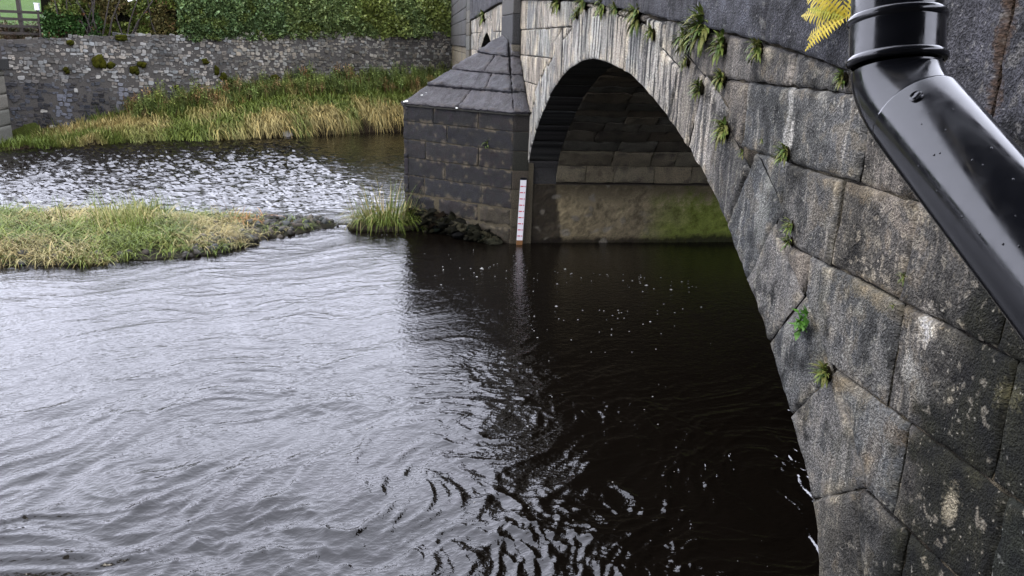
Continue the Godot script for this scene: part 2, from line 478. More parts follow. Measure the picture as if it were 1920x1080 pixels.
# ------------------------------------------------------------------ tubes for the pipe
func tube(mb: MB, path: PackedVector3Array, radii: PackedFloat32Array, sides := 40, cap := false) -> void:
	var up := Vector3(0, 0, 1)
	var rows := []
	for k in path.size():
		var t := (path[mini(k + 1, path.size() - 1)] - path[maxi(k - 1, 0)]).normalized()
		up = (up - t * up.dot(t)).normalized()
		var w := t.cross(up)
		var row := []
		for i in sides:
			var an := TAU * i / sides
			row.append(mb.vert(path[k] + (up * cos(an) + w * sin(an)) * radii[k], Color.WHITE, Vector2(float(i) / sides, k * 0.1)))
		rows.append(row)
	for k in path.size() - 1:
		for i in sides:
			var j := (i + 1) % sides
			mb.quad(rows[k][i], rows[k][j], rows[k + 1][j], rows[k + 1][i], mb.v[rows[k][i]] + mb.v[rows[k + 1][j]] - path[k] - path[k + 1])

# ================================================================== the place
func _ready() -> void:
	rng.seed = 20261010
	n1.seed = 3; n1.frequency = 0.5; n1.noise_type = FastNoiseLite.TYPE_SIMPLEX_SMOOTH; n1.fractal_octaves = 3
	n2.seed = 17; n2.frequency = 0.5; n2.noise_type = FastNoiseLite.TYPE_SIMPLEX_SMOOTH; n2.fractal_octaves = 2
	nw.seed = 29; nw.frequency = 0.5; nw.noise_type = FastNoiseLite.TYPE_SIMPLEX_SMOOTH; nw.fractal_octaves = 2
	nr.seed = 41; nr.frequency = 0.5; nr.noise_type = FastNoiseLite.TYPE_SIMPLEX_SMOOTH; nr.fractal_type = FastNoiseLite.FRACTAL_RIDGED; nr.fractal_octaves = 2

	# --- camera
	var a := 0.1547; var p := 0.2901; var ro := -0.0329
	var F := Vector3(sin(a) * cos(p), -sin(p), -cos(a) * cos(p))
	var R0 := Vector3(cos(a), 0, sin(a))
	var U0 := R0.cross(F)
	var R := R0 * cos(ro) - U0 * sin(ro)
	var U := R0 * sin(ro) + U0 * cos(ro)
	var cam := Camera3D.new()
	cam.name = "camera"
	cam.transform = Transform3D(Basis(R, U, -F), Vector3(-2.218, 3.1638, 0))
	cam.fov = rad_to_deg(2.0 * atan(540.0 / 1537.0))
	cam.near = 0.05; cam.far = 2000.0
	add_child(cam)
	cam.current = true

	# --- overcast sky and its diffuse sun
	var we := WorldEnvironment.new(); we.name = "world_environment"
	var e := Environment.new()
	e.background_mode = Environment.BG_SKY
	var sky := Sky.new(); var ps := ProceduralSkyMaterial.new()
	ps.sky_top_color = Color(0.915, 0.93, 1.0)
	ps.sky_horizon_color = Color(0.915, 0.925, 1.0)
	ps.sky_curve = 0.3
	ps.ground_bottom_color = Color(0.2, 0.19, 0.17); ps.ground_horizon_color = Color(0.35, 0.35, 0.34)
	sky.sky_material = ps; e.sky = sky
	e.tonemap_mode = Environment.TONE_MAPPER_LINEAR
	e.tonemap_exposure = 6.4
	e.sdfgi_enabled = true; e.ssao_enabled = true; e.ssil_enabled = true
	we.environment = e
	add_child(we)
	var sun := DirectionalLight3D.new(); sun.name = "sun"
	sun.light_energy = 0.16; sun.light_angular_distance = 25.0; sun.shadow_enabled = true
	sun.light_color = Color(1.0, 0.97, 0.92)
	add_child(sun)
	sun.look_at_from_position(Vector3(-6, 9, 3), Vector3.ZERO)

	materials()
	setting()
	bridge()
	far_bank()
	island()
	gauge()
	house()
	downpipe()
	ferns()
	small_things()

func materials() -> void:
	var f1 := seamless(5, 0.055, 512, 3)
	var f2 := seamless(6, 0.012, 512, 3)
	var f3 := seamless(8, 0.11, 512, 2)
	var grain := blend2(f1, f3, 0.55, 0.45, 0.25, 1.35)
	var grain_soft := blend2(f1, f2, 0.5, 0.5, 0.5, 1.1)
	var hgt := blend2(f1, f3, 0.6, 0.4)
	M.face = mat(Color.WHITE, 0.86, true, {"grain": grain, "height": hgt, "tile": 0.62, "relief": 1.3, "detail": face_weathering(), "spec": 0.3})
	M.stone = mat(Color.WHITE, 0.85, true, {"grain": grain, "height": hgt, "tile": 0.62, "relief": 1.0, "spec": 0.3})
	M.capstone = mat(Color.WHITE, 0.7, true, {"grain": grain_soft, "height": hgt, "tile": 1.3, "relief": 2.2, "spec": 0.35})
	M.mortar = mat(Color.WHITE, 0.95, true, {"grain": grain, "height": hgt, "tile": 0.4, "relief": 1.2, "spec": 0.2})
	M.rubble = mat(Color.WHITE, 0.9, true, {"spec": 0.25})
	M.moss = mat(Color.WHITE, 0.95, true, {"grain": grain, "height": hgt, "tile": 0.3, "relief": 2.5, "spec": 0.15})
	M.earth = mat(Color.WHITE, 0.95, true, {"grain": grain, "height": hgt, "tile": 0.9, "relief": 4.0, "spec": 0.2})
	M.grass = mat(Color.WHITE, 0.6, true, {"spec": 0.25, "backlight": Color(0.35, 0.35, 0.3)})
	M.frond = mat(Color.WHITE, 0.5, true, {"spec": 0.3, "backlight": Color(0.4, 0.4, 0.3)})
	M.fern_a = mat(lin(0.13, 0.17, 0.035), 0.5, true, {"spec": 0.3, "backlight": Color(0.4, 0.4, 0.3)})
	M.fern_b = mat(lin(0.075, 0.12, 0.025), 0.5, true, {"spec": 0.3, "backlight": Color(0.4, 0.4, 0.3)})
	M.fern_c = mat(lin(0.14, 0.145, 0.04), 0.5, true, {"spec": 0.3, "backlight": Color(0.4, 0.4, 0.3)})
	M.fern_y = mat(lin(0.42, 0.33, 0.03), 0.5, true, {"spec": 0.3, "backlight": Color(0.4, 0.4, 0.2)})
	M.fern_yg = mat(lin(0.30, 0.30, 0.03), 0.5, true, {"spec": 0.3, "backlight": Color(0.4, 0.4, 0.2)})
	M.fern_g = mat(lin(0.075, 0.19, 0.03), 0.45, true, {"spec": 0.3, "backlight": Color(0.4, 0.4, 0.3)})
	M.leaf = mat(Color.WHITE, 0.45, true, {"spec": 0.35, "backlight": Color(0.3, 0.35, 0.2)})
	M.wood = mat(lin(0.05, 0.04, 0.032), 0.85, true, {"grain": grain, "height": hgt, "tile": 0.5, "relief": 0.5})
	M.white = mat(lin(0.62, 0.62, 0.64), 0.35, true)
	M.red = mat(lin(0.45, 0.03, 0.05), 0.4, true)
	M.water_tint = mat(lin(0.16, 0.075, 0.025), 0.5, true)
	M.plastic = mat(lin(0.011, 0.0115, 0.014), 0.17, true, {"spec": 0.5})
	M.drop = mat(lin(0.02, 0.02, 0.022), 0.05, true, {"spec": 0.45})
	var pr := seamless(33, 0.02, 512, 4)
	M.plastic.roughness = 0.42
	M.plastic.roughness_texture = blend2(pr, f1, 0.8, 0.2, 0.05, 0.75)
	M.plastic.roughness_texture_channel = BaseMaterial3D.TEXTURE_CHANNEL_RED
	M.plastic.uv1_triplanar = true; M.plastic.uv1_world_triplanar = true; M.plastic.uv1_scale = Vector3.ONE * 4.0
	M.lichen = mat(lin(0.55, 0.57, 0.54), 0.9, true)
	M.foam = mat(lin(0.3, 0.3, 0.29), 0.7, true)
	# river: peat-dark, with capillary ripples as fine relief
	var w1 := seamless(11, 0.012, 1024, 4)
	var w2 := seamless(12, 0.022, 1024, 4, FastNoiseLite.TYPE_SIMPLEX_SMOOTH, true)
	var wm := mat(lin(0.003, 0.0023, 0.0017), 0.03, false, {"spec": 0.354})
	wm.heightmap_enabled = true
	wm.heightmap_texture = blend2(w1, w2, 0.45, 0.55)
	wm.heightmap_scale = 0.5
	M.water = wm

# ------------------------------------------------------------------ ground, river, fields
func setting() -> void:
	var mb := MB.new()
	mb.face(Vector3(-600, -0.9, 600), Vector3(600, -0.9, 600), Vector3(600, -0.9, -900), Vector3(-600, -0.9, -900), Vector3.UP, lin(0.05, 0.04, 0.03))
	tag(part("riverbed", mb.mesh(M.earth), self), "dark bed of the river below the water", "", "", "structure")
	# river surface, finer towards the photographed side
	var rows := PackedFloat32Array()
	var s := 1.0
	while s < 31.5:
		rows.append(s); s *= 1.0032
	var first := rows[0]
	for k in [0.5, 0.0, -2.0, -8.0, -20.0]:
		rows.insert(0, k)
	var cols := PackedFloat32Array([-14.0, -6.0, -3.0, -1.6, -1.1])
	var w := -0.82
	while w < 0.62:
		cols.append(w); w += 0.0027
	cols.append_array(PackedFloat32Array([0.8, 1.2, 2.0, 4.0, 8.0]))
	mb = MB.new()
	for r in rows.size():
		var ss := rows[r]
		var sc := maxf(ss, 1.0) + 1.2
		for c in cols.size():
			var x := -2.2 + cols[c] * sc
			var y := wave(x, ss) if (ss >= 1.0 and absf(cols[c]) < 0.9) else 0.0
			var al := x * 0.95 + ss * 0.28
			var ac := ss * 0.95 - x * 0.28
			mb.vert(Vector3(x, y, -ss), Color.WHITE, Vector2(al / 2.6, ac / 1.5))
	var nc := cols.size()
	for r in rows.size() - 1:
		for c in nc - 1:
			var i := r * nc + c
			mb.ix.append_array(PackedInt32Array([i, i + nc, i + 1, i + 1, i + nc, i + nc + 1]))
	tag(part("river", mb.mesh(M.water), self), "peat-dark river with rippled surface reflecting the white sky", "", "", "structure")
	# green field rising behind the far bank
	mb = MB.new()
	var nx := 40; var nz := 30
	for j in nz + 1:
		for i in nx + 1:
			var ww := lerpf(-60.0, 60.0, float(i) / nx)
			var d := 0.25 + pow(float(j) / nz, 2.0) * 240.0
			var y := table(WALL_TOP, clampf(ww, -6.0, 20.0)) - 0.12 + d * 0.034 + 0.25 * n1.get_noise_2d(ww * 0.1, d * 0.1) * sm(2, 30, d)
			var p := wp(ww, y, -d)
			mb.vert(p, lin(0.075, 0.15, 0.022) * (1.0 + 0.25 * n2.get_noise_2d(ww * 0.6, d * 0.3)))
	for j in nz:
		for i in nx:
			var k := j * (nx + 1) + i
			mb.quad(k, k + 1, k + nx + 2, k + nx + 1, Vector3.UP)
	tag(part("field", mb.mesh(M.earth), self), "bright green pasture rising beyond the far wall", "", "", "structure")

# ------------------------------------------------------------------ the bridge
func offset_line(t: Array, d: float) -> PackedVector2Array:
	var r := PackedVector2Array()
	for i in t.size():
		var a := Vector2(t[maxi(i - 1, 0)][0], t[maxi(i - 1, 0)][1])
		var b := Vector2(t[mini(i + 1, t.size() - 1)][0], t[mini(i + 1, t.size() - 1)][1])
		var q := (b - a).normalized()
		r.append(Vector2(t[i][0], t[i][1]) + Vector2(-q.y, q.x) * d)
	return r

func pick(pl: PackedVector2Array, len_: float) -> Vector2:   # point and (by difference) direction along a polyline
	for i in pl.size() - 1:
		var l := pl[i].distance_to(pl[i + 1])
		if len_ <= l or i == pl.size() - 2:
			return pl[i].lerp(pl[i + 1], len_ / l)
		len_ -= l
	return pl[-1]

func length(pl: PackedVector2Array) -> float:
	var r := 0.0
	for i in pl.size() - 1: r += pl[i].distance_to(pl[i + 1])
	return r

func below_string(s0: float, s1: float, drop: float) -> PackedVector2Array:
	var q := PackedVector2Array([Vector2(s0, -1.0), Vector2(s1, -1.0)])
	for k in 41:
		var s := lerpf(s1, s0, k / 40.0)
		q.append(Vector2(s, table(STRING, s) - drop))
	return q

func closed(pl: PackedVector2Array) -> PackedVector2Array:
	var q := PackedVector2Array(pl)
	q.append(Vector2(pl[-1].x, -2.0)); q.append(Vector2(pl[0].x, -2.0))
	return q

func voussoirs(t: Array, thick: float, len_: float, fr: Transform3D, parent: Node) -> PackedVector2Array:
	var pl := offset_line(t, 0.0)
	var L := length(pl)
	var n := int(L / len_)
	var outer := PackedVector2Array()
	for k in n:
		var l0 := L * k / n; var l1 := L * (k + 1) / n
		var th := thick * (1.0 + 0.16 * sin(k * 2.4) + rng.randf_range(-0.06, 0.06))
		var poly := PackedVector2Array()
		var low := PackedVector2Array()
		for j in 4:
			low.append(pick(pl, lerpf(l0, l1, j / 3.0)))
		var nrm := func(l: float) -> Vector2:
			var q := (pick(pl, minf(l + 0.25, L)) - pick(pl, maxf(l - 0.25, 0.0))).normalized()
			return Vector2(-q.y, q.x)
		var up0: Vector2 = low[0] + nrm.call(l0) * th
		var up1: Vector2 = low[3] + nrm.call(l1) * th
		# keep the stone under the string course
		up0.y = minf(up0.y, table(STRING, up0.x) - 0.03); up1.y = minf(up1.y, table(STRING, up1.x) - 0.03)
		poly.append_array(low); poly.append(up1); poly.append(up0)
		outer.append(up0); outer.append(up1)
		if maxf(maxf(low[0].y, low[3].y), up1.y) < -0.25: continue
		var near := low[0].x < 6.5
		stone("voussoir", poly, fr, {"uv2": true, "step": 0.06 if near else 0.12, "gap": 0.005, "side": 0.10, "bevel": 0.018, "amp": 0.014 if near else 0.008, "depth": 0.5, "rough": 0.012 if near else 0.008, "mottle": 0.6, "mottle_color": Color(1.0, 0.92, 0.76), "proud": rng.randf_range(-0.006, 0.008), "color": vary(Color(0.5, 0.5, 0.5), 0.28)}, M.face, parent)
	return outer

func bridge() -> void:
	var B := thing("stone_bridge", "humpbacked gritstone bridge with a large round arch over the river", "bridge")
	var fr := Transform3D(Basis(Vector3(0, 0, -1), Vector3.UP, Vector3(-1, 0, 0)), Vector3.ZERO)   # x = s, y = y, looks to -x
	# --- core: a solid behind the stones, showing as mortar in the joints
	var prof := PackedVector2Array([Vector2(-6, -0.8)])
	var near := offset_line(ARCH, 0.0); var far := offset_line(ARCH_FAR, 0.0)
	var ins_near := offset_line(ARCH, 0.03); var ins_far := offset_line(ARCH_FAR, 0.02)
	prof.append(Vector2(ins_near[0].x, -0.8)); prof.append_array(ins_near); prof.append(Vector2(ins_near[-1].x, -0.8))
	prof.append(Vector2(ins_far[0].x, -0.8)); prof.append_array(ins_far); prof.append(Vector2(ins_far[-1].x, -0.8))
	prof.append(Vector2(23.8, -0.8))
	for k in 30:
		var s := lerpf(23.8, -6.0, k / 29.0)
		prof.append(Vector2(s, table(STRING, s) + 0.35))
	var mb := MB.new()
	for side in 2:
		var pts := PackedVector2Array(prof)
		if side == 0:
			var gs := -1.0
			while gs < 23.6:
				var st := 0.05 if gs < 6.0 else 0.12
				var gy := -0.7
				while gy < 4.2:
					var q := Vector2(gs + rng.randf_range(-0.3, 0.3) * st, gy + rng.randf_range(-0.3, 0.3) * st)
					if Geometry2D.is_point_in_polygon(q, prof): pts.append(q)
					gy += st
				gs += st
		var tris := Geometry2D.triangulate_delaunay(pts)
		var b0 := mb.v.size()
		for q in pts:
			var k := n1.get_noise_2d(q.x * 5.0, q.y * 5.0) + 0.6 * n2.get_noise_2d(q.x * 17.0, q.y * 17.0)
			var c := lin(0.03, 0.027, 0.022).lerp(lin(0.16, 0.135, 0.095), sm(-0.05, 0.55, k)) * (1.0 + 0.35 * n2.get_noise_2d(q.x * 40.0, q.y * 40.0))
			mb.vert(Vector3(maxf(0.022 - 0.010 * k, 0.012) if side == 0 else 6.4, q.y, -q.x), c)
		for t in range(0, tris.size(), 3):
			if Geometry2D.is_point_in_polygon((pts[tris[t]] + pts[tris[t + 1]] + pts[tris[t + 2]]) / 3.0, prof):
				mb.tri(b0 + tris[t], b0 + tris[t + 1], b0 + tris[t + 2], Vector3(-1 if side == 0 else 1, 0, 0))
	for i in prof.size():
		var q := prof[i]; var r := prof[(i + 1) % prof.size()]
		var e := (r - q).normalized()
		mb.face(Vector3(0.010, q.y, -q.x), Vector3(0.010, r.y, -r.x), Vector3(6.4, r.y, -r.x), Vector3(6.4, q.y, -q.x), Vector3(0, -e.x, -e.y) * (1.0 if area(prof) > 0 else -1.0), lin(0.03, 0.026, 0.02))
	part("mortar_core", mb.mesh(M.mortar), B)
	# --- arch rings
	var out_near := voussoirs(ARCH, 0.52, 0.46, fr, B)
	var out_far := voussoirs(ARCH_FAR, 0.36, 0.40, fr, B)
	# --- spandrel courses
	var beds := [-0.3, 0.25, 0.72, 1.18, 1.64, 2.13, 2.57, 2.98, 3.38, 4.2]
	var under := below_string(-4.0, 23.5, 0.012)
	var cn := closed(out_near); var cf := closed(out_far)
	for c in beds.size() - 1:
		var s := -3.4 + rng.randf() * 0.5
		var joints := []
		while s < 23.5:
			joints.append(s)
			s += rng.randf_range(0.55, 1.05)
		# joints that the photograph shows on the near stones
		var seen := {3: [2.35, 2.95, 3.9], 4: [2.45, 3.12, 3.95], 5: [2.55, 3.15, 3.75, 4.35], 6: [2.0, 2.74, 3.62, 4.37, 5.0], 7: [4.4, 5.35, 6.1]}
		if seen.has(c):
			var lo: float = seen[c][0]; var hi: float = seen[c][-1]
			joints = joints.filter(func(q): return q < lo - 0.4 or q > hi + 0.4) + seen[c]
			joints.sort()
		for k in joints.size() - 1:
			var poly := rect(joints[k], beds[c], joints[k + 1], beds[c + 1])
			poly = biggest(Geometry2D.intersect_polygons(poly, under))
			if poly.is_empty(): continue
			poly = biggest(Geometry2D.clip_polygons(poly, cn))
			if poly.is_empty(): continue
			poly = biggest(Geometry2D.clip_polygons(poly, cf))
			if poly.is_empty() or absf(area(poly)) < 0.015: continue
			var mid: float = (joints[k] + joints[k + 1]) * 0.5
			if mid > 14.25 and mid < 15.55 : continue      # behind the pilaster
			var nearby := mid < 6.0
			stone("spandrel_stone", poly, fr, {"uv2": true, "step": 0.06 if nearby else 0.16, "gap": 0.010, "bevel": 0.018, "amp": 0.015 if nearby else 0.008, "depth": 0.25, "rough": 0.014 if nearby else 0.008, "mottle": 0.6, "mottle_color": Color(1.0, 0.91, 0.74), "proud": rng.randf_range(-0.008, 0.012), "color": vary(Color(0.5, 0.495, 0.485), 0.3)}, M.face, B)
	# --- parapet, standing a little proud of the face
	var pj := [-3.0, -1.6, -0.4, 0.7, 1.75, 2.76, 3.7, 4.72, 5.9, 7.15, 8.3, 9.5, 10.6, 11.8, 13.0, 14.2, 15.6, 17.0, 18.2, 19.4, 20.6, 22.0, 23.4]
	for k in pj.size() - 1:
		for row in 3:
			var s0: float = pj[k] + (0.0 if row != 1 else 0.35); var s1: float = pj[k + 1] + (0.0 if row != 1 else 0.35)
			var y0: float = [0.0, 0.62, 1.02][row]; var y1: float = [0.62, 1.02, 1.2][row]
			var poly := PackedVector2Array()
			for j in 4:
				var ss := lerpf(s0, s1, j / 3.0); poly.append(Vector2(ss, table(STRING, ss) + y0))
			for j in 4:
				var ss := lerpf(s1, s0, j / 3.0); poly.append(Vector2(ss, table(STRING, ss) + y1))
			var nearby: bool = pj[k] < 6.0 and row == 0
			stone("parapet_stone" if row < 2 else "coping_stone", poly, fr, {"uv2": true, "step": 0.06 if nearby else 0.2, "gap": 0.010, "bevel": 0.018, "amp": 0.012, "depth": 0.4, "proud": (0.05 if row < 2 else 0.09) + rng.randf_range(-0.004, 0.006), "rough": 0.012, "color": vary(lin(0.33, 0.335, 0.36), 0.12)}, M.face, B)
	# --- soffit: rows of stones along the barrel, far half of the arch
	var pl := near
	var L := length(pl)
	var l := L - 1.5
	var r_ := 0
	while l > L * 0.36:
		var h := rng.randf_range(0.2, 0.31)
		var a0 := pick(pl, l); var a1 := pick(pl, l - h)
		var tan2 := (a1 - a0).normalized()
		var v3 := Vector3(0, tan2.y, -tan2.x)
		var f3 := frame(Vector3(0, a0.y, -a0.x), Vector3(1, 0, 0), v3)
		if f3.basis.z.dot(Vector3(0, 0.3 - a0.y, a0.x - 8.6)) < 0:
			f3.basis = Basis(Vector3(-1, 0, 0), v3, Vector3(-1, 0, 0).cross(v3))
		var sg := f3.basis.x.x
		var x := 0.5
		while x < 6.3:
			var w := minf(rng.randf_range(0.4, 0.95), 6.4 - x)
			var q := rect(minf(x * sg, (x + w) * sg), 0.0, maxf(x * sg, (x + w) * sg), a0.distance_to(a1))
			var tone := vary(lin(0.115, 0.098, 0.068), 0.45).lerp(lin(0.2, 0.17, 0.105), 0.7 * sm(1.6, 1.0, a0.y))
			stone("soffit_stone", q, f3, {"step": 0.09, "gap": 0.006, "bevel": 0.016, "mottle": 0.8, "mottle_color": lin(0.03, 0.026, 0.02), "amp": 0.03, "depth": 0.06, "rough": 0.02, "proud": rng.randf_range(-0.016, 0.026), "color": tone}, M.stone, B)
			x += w
		l -= h
		r_ += 1
	# --- rendered plinth of the pier under the arch, with algae, a wet waterline and a darker strip at the face end
	mb = MB.new()
	var nx := 330; var ny := 66
	for j in ny + 1:
		for i in nx + 1:
			var x := 0.02 + 6.3 * i / nx; var y := -0.25 + 1.22 * j / ny
			var b1 := n1.get_noise_2d(x * 2.2, y * 2.5); var b2 := n2.get_noise_2d(x * 9.0, y * 9.0) + 0.8 * n1.get_noise_2d(x * 34.0, y * 30.0)
			var col := lin(0.23, 0.19, 0.115) * (1.0 + 0.5 * b1 + 0.5 * b2)
			var alg := sm(1.7, 3.0, x + 0.7 * b1) * sm(1.05, 0.55, y + 0.25 * b2)
			col = col.lerp(lin(0.15, 0.19, 0.03) * (1.0 + 0.4 * b2), alg * 0.9)
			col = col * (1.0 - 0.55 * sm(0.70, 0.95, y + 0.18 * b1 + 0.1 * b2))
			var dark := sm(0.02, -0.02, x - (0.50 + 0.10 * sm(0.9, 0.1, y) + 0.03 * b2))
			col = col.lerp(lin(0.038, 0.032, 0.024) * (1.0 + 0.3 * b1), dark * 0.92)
			var wet := sm(0.10, 0.0, y - 0.03 - 0.06 * b2 - 0.05 * sm(2.0, 3.4, x))
			col = col.lerp(lin(0.016, 0.014, 0.010), wet * 0.9)
			var wht := sm(0.38, 0.55, n2.get_noise_2d(x * 5.0 + 8.0, y * 6.0 + 3.0)) * sm(2.6, 1.2, x)
			col = col.lerp(lin(0.22, 0.2, 0.16), wht * 0.8)
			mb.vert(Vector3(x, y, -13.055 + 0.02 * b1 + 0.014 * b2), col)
	for j in ny:
		for i in nx:
			var k := j * (nx + 1) + i
			mb.quad(k, k + 1, k + nx + 2, k + nx + 1, Vector3(0, 0, 1))
	var t0 := mb.v.size()
	for i in nx + 1:
		mb.vert(mb.v[ny * (nx + 1) + i], lin(0.1, 0.085, 0.06)); mb.vert(mb.v[ny * (nx + 1) + i] + Vector3(0, 0.02, -0.16), lin(0.06, 0.05, 0.035))
	for i in nx:
		mb.quad(t0 + 2 * i, t0 + 2 * i + 1, t0 + 2 * i + 3, t0 + 2 * i + 2, Vector3.UP)
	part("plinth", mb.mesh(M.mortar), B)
	# --- pilaster above the cutwater
	var pil := MB.new()
	var y0 := 1.9
	var pn := Node3D.new(); pn.name = "pilaster"; B.add_child(pn)
	while y0 < 4.9:
		var h := rng.randf_range(0.36, 0.52)
		var tone := vary(lin(0.085, 0.082, 0.078), 0.3)
		if y0 < 2.9: tone = vary(lin(0.14, 0.13, 0.105), 0.25)
		pil = MB.new()
		slab(pil, rect(14.2, y0, 15.6, y0 + h), fr, {"proud": 0.14, "depth": 0.05, "gap": 0.008, "bevel": 0.012, "step": 0.1, "color": tone})
		slab(pil, rect(-0.14, y0, 0.0, y0 + h), frame(Vector3(0, 0, -14.2), Vector3(1, 0, 0), Vector3.UP), {"proud": 0.012, "depth": 0.05, "gap": 0.008, "bevel": 0.01, "step": 0.05, "color": tone})
		part("pilaster_stone", pil.mesh(M.stone), pn)
		y0 += h
	cutwater(B)
	# --- far abutment: narrow pilaster, then the wing wall running on to the far bank
	var fa := Node3D.new(); fa.name = "wing_wall"; B.add_child(fa)
	y0 = 0.6
	while y0 < 4.6:
		var h := rng.randf_range(0.32, 0.45)
		pil = MB.new()
		var tone := vary(lin(0.12, 0.115, 0.095), 0.25)
		slab(pil, rect(22.6, y0, 23.5, y0 + h), fr, {"proud": 0.06, "depth": 0.1, "gap": 0.008, "color": tone, "step": 0.2})
		slab(pil, rect(-0.06, y0, 0.0, y0 + h), frame(Vector3(0, 0, -22.6), Vector3(1, 0, 0), Vector3.UP), {"proud": 0.006, "depth": 0.05, "gap": 0.008, "step": 0.06, "color": tone})
		part("pilaster_stone", pil.mesh(M.stone), fa)
		y0 += h
	var u := Vector3(0.42, 0, -11.5).normalized()
	var fw := Transform3D(Basis(u, Vector3.UP, Vector3.UP.cross(u)), Vector3(-0.02, 0, -23.5))
	y0 = 0.8
	while y0 < 4.9:
		var h := rng.randf_range(0.28, 0.4)
		var s := -rng.randf() * 0.4
		if y0 < 3.02 and y0 + h > 3.02: h = 3.02 - y0
		if h < 0.05: h = 0.3
		while s < 11.4:
			var w := rng.randf_range(0.5, 1.1)
			var low := y0 < 3.0
			var tone := vary(lin(0.20, 0.175, 0.125) if low else lin(0.07, 0.068, 0.064), 0.2)
			stone("wing_wall_stone", rect(maxf(s, 0.0), y0, minf(s + w, 11.5), y0 + h), fw, {"proud": 0.0 if low else 0.05, "depth": 0.4, "gap": 0.012, "step": 0.3, "color": tone}, M.stone, fa)
			s += w
		y0 += h

